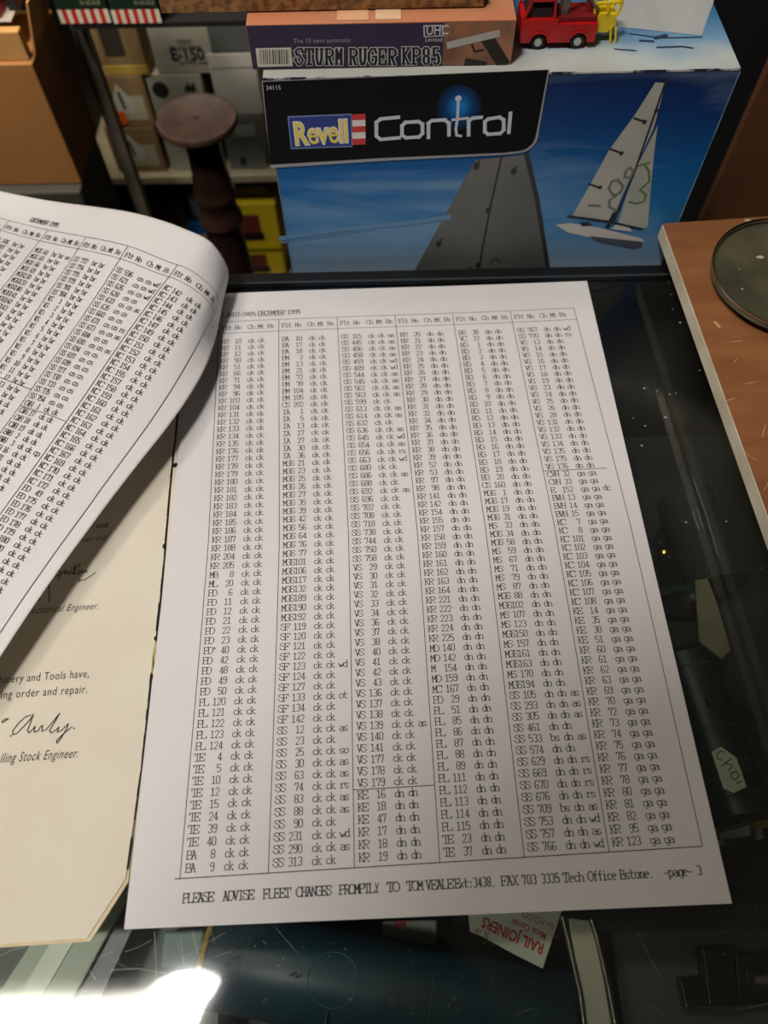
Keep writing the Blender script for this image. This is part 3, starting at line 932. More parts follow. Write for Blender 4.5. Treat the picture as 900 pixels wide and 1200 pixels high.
def top_mat():
    m = bpy.data.materials.new('box_top_print')
    m.use_nodes = True
    nt = m.node_tree
    b = nt.nodes['Principled BSDF']
    b.inputs['Roughness'].default_value = .45
    tc = nt.nodes.new('ShaderNodeTexCoord')
    sp = nt.nodes.new('ShaderNodeSeparateXYZ')
    nt.links.new(tc.outputs['Object'], sp.inputs[0])
    n = nt.nodes.new('ShaderNodeTexNoise')
    n.inputs['Scale'].default_value = 30
    nt.links.new(tc.outputs['Object'], n.inputs['Vector'])
    ad = nt.nodes.new('ShaderNodeMath')
    ad.operation = 'MULTIPLY_ADD'
    ad.inputs[1].default_value = .03
    nt.links.new(n.outputs['Fac'], ad.inputs[0])
    nt.links.new(sp.outputs['Y'], ad.inputs[2])
    a2 = nt.nodes.new('ShaderNodeMath')
    a2.operation = 'MULTIPLY_ADD'
    a2.inputs[1].default_value = .12
    nt.links.new(sp.outputs['X'], a2.inputs[0])
    nt.links.new(ad.outputs[0], a2.inputs[2])
    mr = nt.nodes.new('ShaderNodeMapRange')
    mr.inputs['From Min'].default_value = YF + .02
    mr.inputs['From Max'].default_value = YF + .105
    nt.links.new(a2.outputs[0], mr.inputs['Value'])
    rp = nt.nodes.new('ShaderNodeValToRGB')
    e = rp.color_ramp.elements
    e[0].position, e[0].color = 0, rgb((176, 178, 170))
    e[1].position, e[1].color = 1, rgb((20, 52, 92))
    for p, c in ((.22, (190, 198, 196)), (.38, (120, 160, 190)), (.6, (70, 124, 168))):
        q = e.new(p)
        q.color = rgb(c)
    nt.links.new(mr.outputs[0], rp.inputs['Fac'])
    nt.links.new(rp.outputs['Color'], b.inputs['Base Color'])
    return m


m_tp = top_mat()
MB().box((bx0, YF + .0002 * K, ZT + .00005 * K), (bx1, YF + DEP, ZT + .0006 * K)).build('top_flap', m_tp, box)
MB().box((bx0 + .00005 * K, YF - .0003 * K, ZT - .0003 * K), (bx1 + .0004 * K, YF + .0001 * K, ZT + .0007 * K)).build('worn_edge', mat('worn_edge', (196, 196, 196), .7, c2=(22, 28, 60), scale=110, lo=.47, hi=.53), box)
MB().box((bx0 - .0005 * K, YF - .0003 * K, LEDGE + .0002 * K), (bx0 - .00005 * K, YF + .0008 * K, ZT - .001 * K)).build('worn_edge', mat('worn_edge_side', (120, 150, 176), .7, c2=(60, 90, 120), scale=90), box)
MB().box((bx1 + .00005 * K, YF - .0003 * K, LEDGE + .0002 * K), (bx1 + .0005 * K, YF + .0008 * K, ZT - .001 * K)).build('worn_edge', mat('worn_edge_side', (120, 150, 176)), box)
LAY = [0]


def FR(px, py, k=0):
    """a spot of the box front, k print layers above the card"""
    p = aty(px, py, YF)
    return Vector((p.x, YF - .00015 * K - .00012 * K * k, p.z))


NF = (0, -1, 0)
BX = lambda name, px, k, m: MB().add([FR(x, y, k) for x, y in px], [tuple(range(len(px)))]).build(name, m, box, fix=False)
# big near sail
BX('sail_print', [(557, 187), (617, 181), (629, 232), (645, 336), (474, 338)], 1, mat('sail_grey', (106, 106, 102), .5, c2=(86, 88, 86), scale=18))
MBX = MB()
MBX.strip([FR(x, y, 2) for x, y in ((588, 182), (575, 240), (556, 340))], .0012 * K, NF)
MBX.strip([FR(x, y, 2) for x, y in ((617, 181), (629, 232), (646, 338))], .0026 * K, NF)
for x, y in ((558, 194), (602, 200), (572, 246), (514, 285), (560, 310)):
    c = FR(x, y, 3)
    MBX.add([c + Vector((math.cos(t) * .0018 * K, 0, math.sin(t) * .0024 * K)) for t in (0, 1, 2, 3, 4.1, 5.2)], [tuple(range(6))])
    MBX.strip([FR(x, y, 3), FR(x + 4, y - 6, 3)], .0008 * K, NF)
MBX.build('sail_seams', mat('seam_dark', (40, 42, 44), .6), box, fix=False)
gr = MB()
for pts in (((545, 318), (550, 312), (556, 318), (566, 314), (572, 320), (584, 314), (590, 322), (606, 312), (612, 318)), ((575, 306), (580, 302), (586, 306)), ((600, 330), (612, 326), (622, 331))):
    gr.strip([FR(x, y, 3) for x, y in pts], .0018 * K, NF)
gr.build('leaf_print', mat('leaf_dull', (70, 84, 66), .6), box, fix=False)
# streak of spray on the blue
stx = MB()
for pts, wd_ in ((((330, 279), (400, 268), (470, 262), (525, 254)), .0034 * K), (((330, 284), (380, 276), (440, 268)), .0012 * K)):
    stx.strip([FR(x, y, 1) for x, y in pts], wd_, NF)
stx.build('spray_streak', mat('spray', (96, 140, 180), .6), box, fix=False)
# banner


def arc(cx, cy, rx, ry, a0, a1, n=7):
    return [(cx + rx * math.cos(math.radians(a0 + (a1 - a0) * i / n)), cy + ry * math.sin(math.radians(a0 + (a1 - a0) * i / n))) for i in range(n + 1)]


ban_r = [(642, 81)] + [(629, 152)] + arc(606, 154, 22, 22, 8, 86) + [(590, 178), (450, 184), (317, 192)]
BX('banner_outline', [(306.5, 94)] + [(644, 80.5)] + [(631.5, 152)] + arc(606, 154.5, 25, 24, 8, 86) + [(590, 180.5), (450, 187.5), (317.5, 196)], 4, mat('banner_line', (150, 152, 156), .4))
BX('banner', [(308, 95)] + ban_r, 5, mat('banner_black', (7, 8, 10), .6, spec=.15))


def glow():
    m = bpy.data.materials.new('printed_glow')
    m.use_nodes = True
    nt = m.node_tree
    b = nt.nodes['Principled BSDF']
    tc = nt.nodes.new('ShaderNodeTexCoord')
    gc = FR(538, 124)
    mp = nt.nodes.new('ShaderNodeMapping')
    mp.inputs['Location'].default_value = (-gc.x / .012, 0, -gc.z / .013)
    mp.inputs['Scale'].default_value = (1 / .012, 0, 1 / .013)
    nt.links.new(tc.outputs['Object'], mp.inputs['Vector'])
    ln = nt.nodes.new('ShaderNodeVectorMath')
    ln.operation = 'LENGTH'
    nt.links.new(mp.outputs[0], ln.inputs[0])
    rp = nt.nodes.new('ShaderNodeValToRGB')
    e = rp.color_ramp.elements
    e[0].position, e[0].color = 0, rgb((20, 140, 220))
    e[1].position, e[1].color = 1, rgb((7, 8, 10))
    q = e.new(.5)
    q.color = rgb((8, 60, 110))
    e[2].position = .9
    b.inputs['Specular IOR Level'].default_value = .15
    nt.links.new(ln.outputs['Value'], rp.inputs['Fac'])
    nt.links.new(rp.outputs['Color'], b.inputs['Base Color'])
    b.inputs['Roughness'].default_value = .6
    return m


BX('blue_glow_print', arc(538, 126, 27, 28, 0, 350, 24), 6, glow())
M_SILV = mat('silver_print', (196, 204, 210), .5)
ct = MB()
Wd = .0019 * K


def PXS(pts, wd_=Wd, closed=False, k=7):
    ct.strip([FR(x, y, k) for x, y in pts], wd_, NF, closed=closed)


PXS([(467, 136), (446, 138), (441, 142), (441, 158), (446, 162), (468, 160)])
PXS([(475, 142), (490, 141), (495, 144), (495, 155), (491, 159), (476, 160), (471, 157), (471, 146)], closed=True)
PXS([(502, 160), (502, 143), (506, 140), (521, 139), (526, 143), (526, 157)])
PXS([(537, 116), (536, 137), (534, 150), (535, 157), (540, 158)], .0014 * K)
PXS([(530, 139), (548, 137)], .0014 * K)
PXS([(549, 157), (549, 140), (554, 137), (564, 136)])
PXS([(572, 138), (585, 136), (590, 139), (590, 151), (586, 155), (572, 156), (568, 153), (568, 141)], closed=True)
PXS([(598, 131), (596, 154)])
c = FR(537, 114, 7)
ct.add([c + Vector((math.cos(t) * .0017 * K, 0, math.sin(t) * .0017 * K)) for t in [i * .7 for i in range(9)]], [tuple(range(9))])
ct.build('banner_lettering', M_SILV, box, fix=False)
BX('logo_border', [(337, 135), (412, 132), (413, 171), (341, 173.5)], 6, mat('logo_edge', (120, 140, 180), .5))
BX('logo_panel', [(338.5, 136.5), (411, 133.5), (412, 169.5), (342, 172)], 7, mat('logo_blue', (20, 48, 130), .5))
mbf = MB()
for i in range(5):
    y0, y1 = 132.5 + i * 7.2, 132.5 + (i + 1) * 7.2
    mbf.add([FR(x, y, 7) for x, y in ((412.5, y0), (428, y0 - .7), (428.4, y1 - .7), (413, y1))], [(0, 1, 2, 3)], 0 if i % 2 == 0 else 1)
mbf.build('logo_flag', [mat('flag_red', (200, 44, 44), .5), mat('flag_white', (222, 216, 212), .5)], box, fix=False)
o1, o2, o3 = FR(345.5, 168, 8), FR(408, 164.5, 8), FR(345, 142, 8)
vs, fs = font_mesh('Revell', 1.0, lambda x, y: (x, y), offset=.03 * K)
W_ = max(v[0] for v in vs)
for (nm, lay, off_, m) in (('logo_letters_edge', 8, .055 * K, mat('letter_white', (226, 222, 210), .5)), ('logo_letters', 9, .0, mat('letter_yellow', (232, 210, 96), .5))):
    vs, fs = font_mesh('Revell', 1.0, lambda x, y: (x, y), offset=off_ * .9 + .012 * K)
    u_ = (o2 - o1) / W_
    hgt = (FR(345, 141) - FR(345, 168)).length / .73
    obj(nm, [Vector((o1.x, FR(0, 0, lay).y, o1.z)) + Vector((u_.x, 0, u_.z)) * x + Vector((0, 0, hgt)) * y for x, y in vs], fs, m, box)
print_text('24115', 'banner_number', .0030 * K, FR(312, 104, 6), (1, 0, 0), (0, 0, 1), M_SILV, box)
# sailing yacht on the right
BX('main_sail', [(780, 97), (768, 96), (744, 134), (714, 175), (692, 215), (671, 252), (668, 254), (716, 258), (740, 205), (766, 150)], 1, mat('sail_white', (176, 176, 166), .5, c2=(160, 162, 154), scale=40))
BX('jib_sail', [(771, 146), (768, 165), (763, 215), (759, 266), (752, 268), (724, 262), (741, 205)], 1, mat('sail_white', (176, 178, 170)))
yt = MB()
for pts, wd_ in ((((781, 92), (768, 130), (742, 205), (718, 262)), .0011 * K), (((743, 138), (755, 142)), .0011 * K), (((715, 174), (728, 179)), .0011 * K), (((690, 215), (704, 220)), .0011 * K), (((666, 253), (690, 256), (716, 260), (752, 268)), .0016 * K), (((720, 250), (712, 265)), .0028 * K)):
    yt.strip([FR(x, y, 2) for x, y in pts], wd_, NF)
for x, y in ((755, 142), (728, 179), (703, 219), (781, 94), (769, 129)):
    c = FR(x, y, 3)
    yt.add([c + Vector((math.cos(t) * .0013 * K, 0, math.sin(t) * .0013 * K)) for t in (0, 1, 2, 3, 4.1, 5.2)], [tuple(range(6))])
yt.build('rigging', mat('rig_dark', (34, 40, 52), .5), box, fix=False)
lf = MB()
for pts in (((733, 200), (738, 196), (742, 200), (739, 208), (732, 207), (733, 200)), ((724, 210), (717, 212), (713, 220), (718, 228), (726, 226), (730, 218), (724, 210)), ((722, 229), (714, 234), (714, 242), (722, 246), (728, 240)), ((690, 240), (703, 241))):
    lf.strip([FR(x, y, 2) for x, y in pts], .0015 * K, NF)
lf.build('leaf_print', mat('leaf_grey', (112, 122, 104), .6), box, fix=False)
lf = MB()
for pts in (((755, 192), (760, 200), (761, 212), (753, 219), (750, 222), (757, 228), (754, 236), (745, 238), (737, 236)), ((748, 194), (760, 190))):
    lf.strip([FR(x, y, 2) for x, y in pts], .0012 * K, NF)
lf.build('leaf_print', mat('leaf_green', (84, 124, 60), .6), box, fix=False)
BX('hull', [(651, 263), (668, 261), (700, 266), (752, 279), (755, 283), (745, 289), (700, 280), (665, 272)], 1, mat('hull_white', (200, 198, 190), .5))
BX('hull_shade', [(690, 276), (753, 283), (752, 289), (742, 291), (700, 283)], 2, mat('hull_grey', (72, 78, 90), .5))
BX('hatch', [(679, 260), (690, 260), (694, 264), (682, 265)], 2, mat('rig_dark', (34, 40, 52)))
BX('cabin', [(722, 262), (735, 263), (741, 271), (716, 268)], 2, mat('hull_white', (200, 198, 190)))


# print on the carton's top: sail panel and hull
def TP(px, py, k=0):
    p = atz(px, py, ZT + .0006 * K)
    p.z = ZT + .0008 * K + .0001 * K * k
    return p


MB().add([TP(x, y) for x, y in ((725, 32), (822, 42), (836, 3), (838, -10), (700, -30))], [(0, 1, 2, 3, 4)]).build('top_sail_print', mat('top_sail', (186, 188, 186), .5, c2=(170, 173, 172), scale=45, stretch=(1, .2, 1)), box, fix=False)
tk = MB()
for pts, w_ in (((((738, 40), (775, 45), (822, 44)), .0008 * K)), ((((768, 45), (780, 42)), .0024 * K)), ((((770, 56), (800, 55), (812, 57)), .0011 * K)), ((((720, 58), (745, 60)), .0008 * K)), ((((750, 48), (765, 49)), .0014 * K))):
    tk.strip([TP(x, y, 1) for x, y in pts], w_, (0, 0, 1))
tk.build('top_rigging_print', mat('top_rig', (48, 62, 90), .5), box, fix=False)
BT = ZT + .00085 * K

# ------------------------------------------------------------------ the air-gun kit box lying on it
kit = tag(empty('pistol_kit_box', (0, .25, BT)), 'flat purple and orange carton lettered in western type, lying on the blue carton', 'box')
KY = atz(298, 79, BT).y - .0015
KX0, KX1 = aty(296, 79, KY).x, aty(598, 78, KY).x
KH = aty(450, 26, KY).z - BT
KD = 0.065
MB().box((KX0, KY, BT), (KX1, KY + KD, BT + KH)).build('carton', mat('kit_orange', (206, 120, 84), .5, c2=(190, 132, 96), scale=22), kit, bevel=.0003 * K)
KF = lambda px, py, k=0: Vector((aty(px, py, KY).x, KY - .0002 * K - .0001 * K * k, aty(px, py, KY).z))


def kpoly(name, pts, k, m):
    ps = [KF(x, y, k) for x, y in pts]
    for p in ps:
        p.z = min(max(p.z, BT + .0002 * K), BT + KH - .0002 * K)
        p.x = min(max(p.x, KX0 + .0002 * K), KX1 - .0002 * K)
    return MB().add(ps, [tuple(range(len(ps)))]).build(name, m, kit, fix=False)


kpoly('purple_panel', [(286, 26), (521, 26), (518, 82), (290, 82)], 1, mat('kit_purple', (34, 22, 58), .45))
kpoly('picture_panel', [(521, 24), (606, 24), (606, 84), (518, 84)], 1, mat('kit_tan', (176, 122, 90), .5, c2=(120, 82, 60), scale=60))
kpoly('barcode_panel', [(299.5, 56), (341, 55), (343, 77), (302, 78)], 2, mat('label_white', (206, 202, 184), .5))
bc = MB()
x = 304.0
rb2 = random.Random(4)
while x < 339:
    w_ = rb2.choice([.5, .9, 1.4])
    bc.add([KF(x, 57.5, 3), KF(x + w_, 57.5, 3), KF(x + w_ + .6, 74.5, 3), KF(x + .6, 74.5, 3)], [(0, 1, 2, 3)])
    x += w_ + rb2.choice([.8, 1.2, 1.7])
bc.build('barcode', mat('barcode_ink', (40, 40, 40), .6), kit, fix=False)


def slab(s, x0, x1, y0, y1, k, th, m, name, par, F):
    """western slab letters drawn with the stroke alphabet, outline first"""
    mb = MB()
    n = len(s)
    adv = (x1 - x0) / n

    def fn(u, v, q=0):
        return F(u, v, k + q * .03 * K)
    # thick strokes in pixel space, mapped on the front
    type_line(mb, s, x0, y1, adv, adv * .74, (y1 - y0), th, fn, rise=True)
    return mb.build(name, m, par, fix=False)


for k, th, m, nm in ((3, 4.8, mat('slab_edge', (196, 196, 196), .5), 'lettering_edge'), (4, 2.7, mat('slab_black', (12, 10, 16), .5), 'lettering')):
    slab('STURM', 345, 403, 56.5, 74.5, k, th, m, nm, kit, KF)
    slab('RUGER', 408, 465, 56.5, 74.5, k, th, m, nm, kit, KF)
    slab('KP85', 470, 517, 55.5, 74, k, th, m, nm, kit, KF)
print_text('The 10 semi automatic', 'small_lettering', .0030 * K, KF(344, 50, 3), (1, 0, 0), (0, 0, 1), mat('small_grey', (150, 140, 160), .5), kit)
kpoly('maker_panel', [(496, 29), (519, 28.5), (519.5, 42), (496.5, 43)], 2, mat('slab_edge', (196, 196, 196)))
kpoly('maker_panel_inner', [(497.5, 30.5), (517.5, 30), (518, 40.5), (498, 41.5)], 3, mat('kit_purple', (34, 22, 58)))
print_text('UHC', 'maker_lettering', .0062 * K, KF(499, 40, 4), (1, 0, 0), (0, 0, 1), mat('slab_edge', (196, 196, 196)), kit, offset=.02 * K, sx=.82)
print_text('Limited', 'small_lettering', .0028 * K, KF(498, 48, 4), (1, 0, 0), (0, 0, 1), mat('slab_edge', (196, 196, 196)), kit)
pm = MB()
pm.strip([KF(527, 52, 3), KF(582, 39, 3)], .0034 * K, NF)
pm.build('pistol_slide_print', mat('pistol_grey', (176, 170, 164), .5), kit, fix=False)
pm = MB()
pm.strip([KF(572, 46, 2), KF(588, 72, 2)], .0062 * K, NF)
pm.strip([KF(548, 73, 2), KF(566, 76, 2)], .004 * K, NF)
pm.strip([KF(553, 52, 2), KF(556, 60, 2), KF(566, 58, 2)], .001 * K, NF)
pm.build('pistol_grip_print', mat('pistol_dark', (38, 26, 22), .5), kit, fix=False)
for (x, y, r) in ((542, 35, .004 * K), (568, 33, .0025 * K)):
    c = KF(x, y, 2)
    MB().add([c + Vector((math.cos(i * .6) * r, 0, math.sin(i * .6) * r)) for i in range(10)], [tuple(range(10))]).build('round_print', mat('round_tan', (150, 96, 66), .5), kit, fix=False)
for x0, x1, c_ in ((395, 432, (222, 170, 130)), (440, 470, (226, 186, 150))):
    a, b = atz(x0, 21, BT + KH + .0003 * K), atz(x1, 18, BT + KH + .0003 * K)
    MB().box((a.x, KY + .002 * K, BT + KH + .0001 * K), (b.x, KY + .02 * K, BT + KH + .0003 * K)).build('top_print', mat('top_print_%d' % x0, c_, .5), kit)

# ------------------------------------------------------------------ chipboard plank on top of that box
PZ0 = BT + KH + .0006 * K
pb0, pb1 = aty(188, 10, KY + .010 * K), aty(566, 17, KY + .010 * K)
pl = tag(empty('chipboard_plank', (-.05 * K, .26, PZ0)), 'long raw chipboard plank lying across the top of the purple carton', 'plank')
MB().box((pb0.x, KY + .010 * K, PZ0), (pb1.x, KY + .075 * K, PZ0 + .0075 * K)).build('board', mat('chipboard', (150, 106, 56), .85, c2=(96, 64, 32), scale=260, bump=.8, bscale=500, lo=.4, hi=.6), pl, bevel=.0004 * K)
MB().box((pb0.x, KY + .0102 * K, PZ0 + .0076 * K), (pb1.x, KY + .075 * K, PZ0 + .0084 * K)).build('veneer', mat('veneer', (176, 140, 92), .5, c2=(150, 112, 68), scale=12, stretch=(1, 12, 1)), pl)

# ------------------------------------------------------------------ red toy recovery truck
tz = BT
W1, W2 = atz(629, 58.5, BT + .0), atz(675, 57.5, BT + .0)
ty = W1.y
tr = tag(empty('toy_truck', (.084 * K, ty + .008 * K, tz)), 'small red toy recovery truck with grey crane jib on the blue carton', 'toy truck')
x1_, x2_ = W1.x, W2.x
WR = .0036 * K
M_RED = mat('toy_red', (186, 22, 24), .3, c2=(170, 20, 22), scale=60)
M_TYRE = mat('toy_tyre', (16, 16, 16), .7)
M_HUB = mat('toy_hub', (190, 190, 184), .35, .6)
WB = x2_ - x1_
XL, XR = x1_ - .0095 * K, x2_ + .0085 * K
TYF, TYB = ty, ty + .017 * K
bodyz = tz + .0032 * K


def yprof(pts, y0, y1):
    return [Vector((x, y0, z)) for x, z in pts], (0, y1 - y0, 0)


mb = MB()
# chassis and lower body with arched wheel openings


def arch(cx, r, n=6):
    return [(cx - r * math.cos(math.pi * i / n), tz + WR + r * math.sin(math.pi * i / n)) for i in range(n + 1)]


lower = [(XL, bodyz)] + [(x1_ - .0047 * K, bodyz)] + arch(x1_, .0044 * K) + [(x1_ + .0047 * K, bodyz), (x2_ - .0047 * K, bodyz)] + arch(x2_, .0044 * K) + [(x2_ + .0047 * K, bodyz), (XR, bodyz), (XR, bodyz + .0088 * K), (x1_ + .0085 * K, bodyz + .0088 * K), (x1_ + .0085 * K, bodyz + .011 * K), (XL, bodyz + .011 * K)]
poly, d = yprof(lower, TYF, TYB)
mb.prism(poly, d)
mb.build('body', M_RED, tr, bevel=.0003 * K)
cabp = [(XL, bodyz + .0112 * K), (x1_ + .0075 * K, bodyz + .0112 * K), (x1_ + .0065 * K, bodyz + .0205 * K), (XL + .0035 * K, bodyz + .0205 * K)]
# cab as posts and roof so that the windows are open
mb = MB()
z0, z1 = bodyz + .0112 * K, bodyz + .0188 * K
for y in (TYF + .0005 * K, TYB - .0017 * K):
    for xa, xb in ((XL + .0002 * K, XL + .0032 * K), (x1_ + .0058 * K, x1_ + .005 * K)):
        mb.prism([Vector((xa, y, z0)), Vector((xa + .0012 * K, y, z0)), Vector((xb + .0012 * K, y, z1)), Vector((xb, y, z1))], (0, .0012 * K, 0))
mb.box((XL + .0024 * K, TYF + .0003 * K, z1), (x1_ + .0068 * K, TYB - .0003 * K, z1 + .0016 * K))
mb.box((x1_ + .0056 * K, TYF + .0018 * K, z0), (x1_ + .0064 * K, TYB - .0018 * K, z1 - .0001 * K))
mb.build('cab', M_RED, tr, bevel=.0002 * K)
MB().box((XL + .0022 * K, TYF + .0024 * K, z0), (x1_ + .0050 * K, TYB - .0024 * K, z0 + .0042 * K)).build('cab_interior', mat('cab_dark', (30, 28, 28), .6), tr)
fe = MB()
for cx in (x1_, x2_):
    for i in range(8):
        a0, a1 = math.pi * i / 8, math.pi * (i + 1) / 8
        P_ = lambda a, r: Vector((cx - r * math.cos(a), TYF - .0008 * K, tz + WR + r * math.sin(a)))
        fe.prism([P_(a0, .0045 * K), P_(a1, .0045 * K), P_(a1, .0054 * K), P_(a0, .0054 * K)], (0, .0007 * K, 0))
fe.build('wheel_arches', M_RED, tr)
for cx in (x1_, x2_):
    for y0, y1, s in ((TYF + .0003 * K, TYF + .0035 * K, -1), (TYB - .0035 * K, TYB - .0003 * K, 1)):
        wl = MB().tube((cx, y0, tz + WR), (cx, y1, tz + WR), WR, n=24).build('wheel', M_TYRE, tr, smooth=True, bevel=.0003 * K)
        yy = y0 if s < 0 else y1
        MB().tube((cx, yy - .0004 * K, tz + WR), (cx, yy + .0004 * K, tz + WR), WR * .52, n=18).build('hub', M_HUB, tr)
jb = MB()
jx = x2_ - .0105 * K
for y in (TYF + .004 * K, TYB - .006 * K):
    jb.prism([Vector((jx, y, bodyz + .0090 * K)), Vector((jx + .003 * K, y, bodyz + .0090 * K)), Vector((jx + .0068 * K, y, bodyz + .031 * K)), Vector((jx + .0048 * K, y, bodyz + .031 * K))], (0, .0016 * K, 0))
    jb.tube((jx + .006 * K, y + .0008 * K, bodyz + .029 * K), (XR - .001 * K, y + .0008 * K, bodyz + .0125 * K), .0008 * K)
jb.tube((jx + .0057 * K, TYF + .003 * K, bodyz + .030 * K), (jx + .0057 * K, TYB - .004 * K, bodyz + .030 * K), .0011 * K)
jb.build('crane_jib', mat('jib_grey', (92, 88, 78), .5), tr)
MB().box((x1_ + .0086 * K, TYF + .002 * K, bodyz + .0089 * K), (XR - .0006 * K, TYB - .002 * K, bodyz + .0112 * K)).build('truck_bed', mat('bed_red', (120, 20, 22), .5), tr, bevel=.0002 * K)
MB().tube((XR - .004 * K, TYF + .008 * K, bodyz + .0113 * K), (XR - .004 * K, TYF + .008 * K, bodyz + .018 * K), .0022 * K).build('winch', mat('bed_red', (120, 20, 22)), tr)

# ------------------------------------------------------------------ yellow toy frame beside it
yb = atz(716, 50, BT)
yl = tag(empty('toy_crane_cage', (yb.x, yb.y, BT)), 'bright yellow plastic toy cage on legs, right of the red toy truck', 'toy part')
M_YEL = mat('toy_yellow', (226, 196, 20), .35)
yy = yb.y
q = lambda px, py: Vector((aty(px, py, yy).x, yy, aty(px, py, yy).z))
lg = MB()
for px in (715, 721):
    lg.tube(q(px, 50.5), q(px + 1, 32), .0006 * K)
for px in (713, 720):
    lg.tube(q(px, 49) + Vector((0, .007 * K, 0)), q(px + 1, 30) + Vector((0, .007 * K, 0)), .0006 * K)
for v in lg.v:
    v.z = max(v.z, BT)
lg.build('legs', M_YEL, yl)
sm = MB()
a0, a1 = q(697, 39), q(720, 17)
sm.prism([q(696, 39), q(711, 39), q(722, 31), q(723, 16), q(704, 15), q(696, 24)], (0, .009 * K, 0))
sm.build('seat_block', M_YEL, yl, bevel=.0006 * K)
hp = MB()
for dy in (0, .009 * K):
    D = Vector((0, dy, 0))
    for a_, b_ in (((697, 24), (698, -8)), ((723, 18), (729, 4)), ((729, 4), (727, -8)), ((698, 4), (729, 2)), ((714, 3), (712, 16)), ((698, -8), (727, -8))):
        hp.tube(q(*a_) + D, q(*b_) + D, .0008 * K)
for p in ((698, 4), (729, 2), (698, -8), (727, -8)):
    hp.tube(q(*p), q(*p) + Vector((0, .009 * K, 0)), .0008 * K)
hp.build('cage_bars', M_YEL, yl)

# ------------------------------------------------------------------ shelves and stock behind on the left


def vbox(px0, py0, px1, py1, Y, D):
    """x range and z range of an upright front seen between these pixels at depth Y"""
    a, b = aty(px0, py1, Y), aty(px1, py1, Y)
    t = aty((px0 + px1) / 2, py0, Y)
    bt = aty((px0 + px1) / 2, py1, Y)
    return (a.x, Y, bt.z), (b.x, Y + D, t.z)


def carton(px, Y, D, name, label, cat, m, group=None, zbot=None, bevel=.0008, parts=()):
    a, b = vbox(*px, Y, D)
    if zbot is not None:
        a = (a[0], a[1], zbot)
    r = tag(empty(name, ((a[0] + b[0]) / 2, Y + D / 2, a[2])), label, cat, group)
    MB().box(a, b).build('carton', m, r, bevel=bevel)
    return r, a, b


YS = 0.60
shz = aty(235, 203, YS).z
rack = tag(empty('shelf_rack', (-.25, .65, -.95)), 'grey metal shelf rack with off-white shelf board behind the counter', 'shelf')
xa, xb = aty(152, 204, YS - .005).x, aty(322, 204, YS - .005).x
zb = aty(235, 215.5, YS - .005).z
MB().box((xa - .053, YS - .005, zb), (.05, YS + .16, shz)).build('shelf_board', mat('shelf_cream', (176, 164, 132), .6, c2=(156, 144, 114), scale=20), rack, bevel=.0015)
lowz = -.44
MB().box((xa - .053, YS - .005, lowz - .018), (.05, YS + .16, lowz)).build('shelf_board', mat('shelf_cream', (176, 164, 132)), rack)
YP = .50
pm_ = mat('post_metal', (128, 118, 98), .6, c2=(100, 92, 76), scale=30)
pa, pb = aty(92, 60, YP), aty(108, 60, YP)
MB().box((pa.x, YP, -.9499), (pb.x, YP + .012, .12)).build('post', pm_, rack, bevel=.0006)
MB().box((xa - .060, YS - .004, -.9499), (xa - .054, YS + .1645, .05)).build('side_panel', mat('panel_dark', (44, 36, 28), .8, c2=(34, 28, 22), scale=10), rack)
MB().box((xa - .060, YS + .165, -.9499), (.06, YS + .17, .05)).build('rack_back', mat('panel_dark', (44, 36, 28)), rack)
# upper shelf
uz = aty(150, 25, .56).z

# upper chequered cartons
cg = 'green cartons with red and white chequered edge'
for k, (x0, x1, yb_) in enumerate(((72, 131, 27), (134, 190, 27))):
    a, b = vbox(x0, -40, x1, yb_, .47, .05)
    r = tag(empty('chequered_carton', ((a[0] + b[0]) / 2, .495, a[2])), ('dark green carton with red and white chequered edge, left of the pair at the top' if k == 0 else 'dark green carton with red and white chequered edge, right of the pair beside the plank'), 'box', cg)
    MB().box((a[0], .47, a[2]), (b[0], .52, b[2])).build('carton', mat('carton_green', (22, 42, 28), .5), r, bevel=.0006)
    cq = MB()
    hgt = .010
    n = 11
    for i in range(n):
        u0, u1 = a[0] + (b[0] - a[0]) * i / n, a[0] + (b[0] - a[0]) * (i + 1) / n
        cq.add([Vector((u0, .4697, a[2])), Vector((u1, .4697, a[2])), Vector((u1, .4697, a[2] + hgt)), Vector((u0, .4697, a[2] + hgt))], [(0, 1, 2, 3)], i % 2)
    cq.build('chequer_band', [mat('cheq_white', (216, 208, 186), .5), mat('cheq_red', (190, 40, 36), .5)], r, fix=False)
    MB().box((a[0] + .008, .4694, a[2] + .021), (b[0] - .008, .4696, a[2] + .040)).build('label', mat('label_pale', (150, 146, 108), .5), r)
    print_text('N SCALE', 'lettering', .004, (a[0] + .020, .4692, a[2] + .0135), (1, 0, 0), (0, 0, 1), mat('lettering_pale', (160, 160, 130), .5), r)
ub = tag(empty('upper_shelf', (-.25, .5, a[2] - .01)), 'dark upper shelf board carrying the two chequered cartons', 'shelf')
u0 = pb.x + .003
MB().box((u0, .4705, a[2] - .004), (.06, .522, a[2] - .0002)).build('board', mat('board_black', (16, 14, 12), .7), ub)
for x in (.05,):
    MB().box((x, .510, -.9499), (x + .008, .518, a[2] - .0042)).build('bracket', mat('board_black', (16, 14, 12)), ub)

# stock on the cream shelf, each column built upwards from the board
M_TAN = mat('carton_tan', (150, 122, 84), .6, c2=(128, 100, 66), scale=24)
G1 = 'tan model kit cartons stacked on the cream shelf'


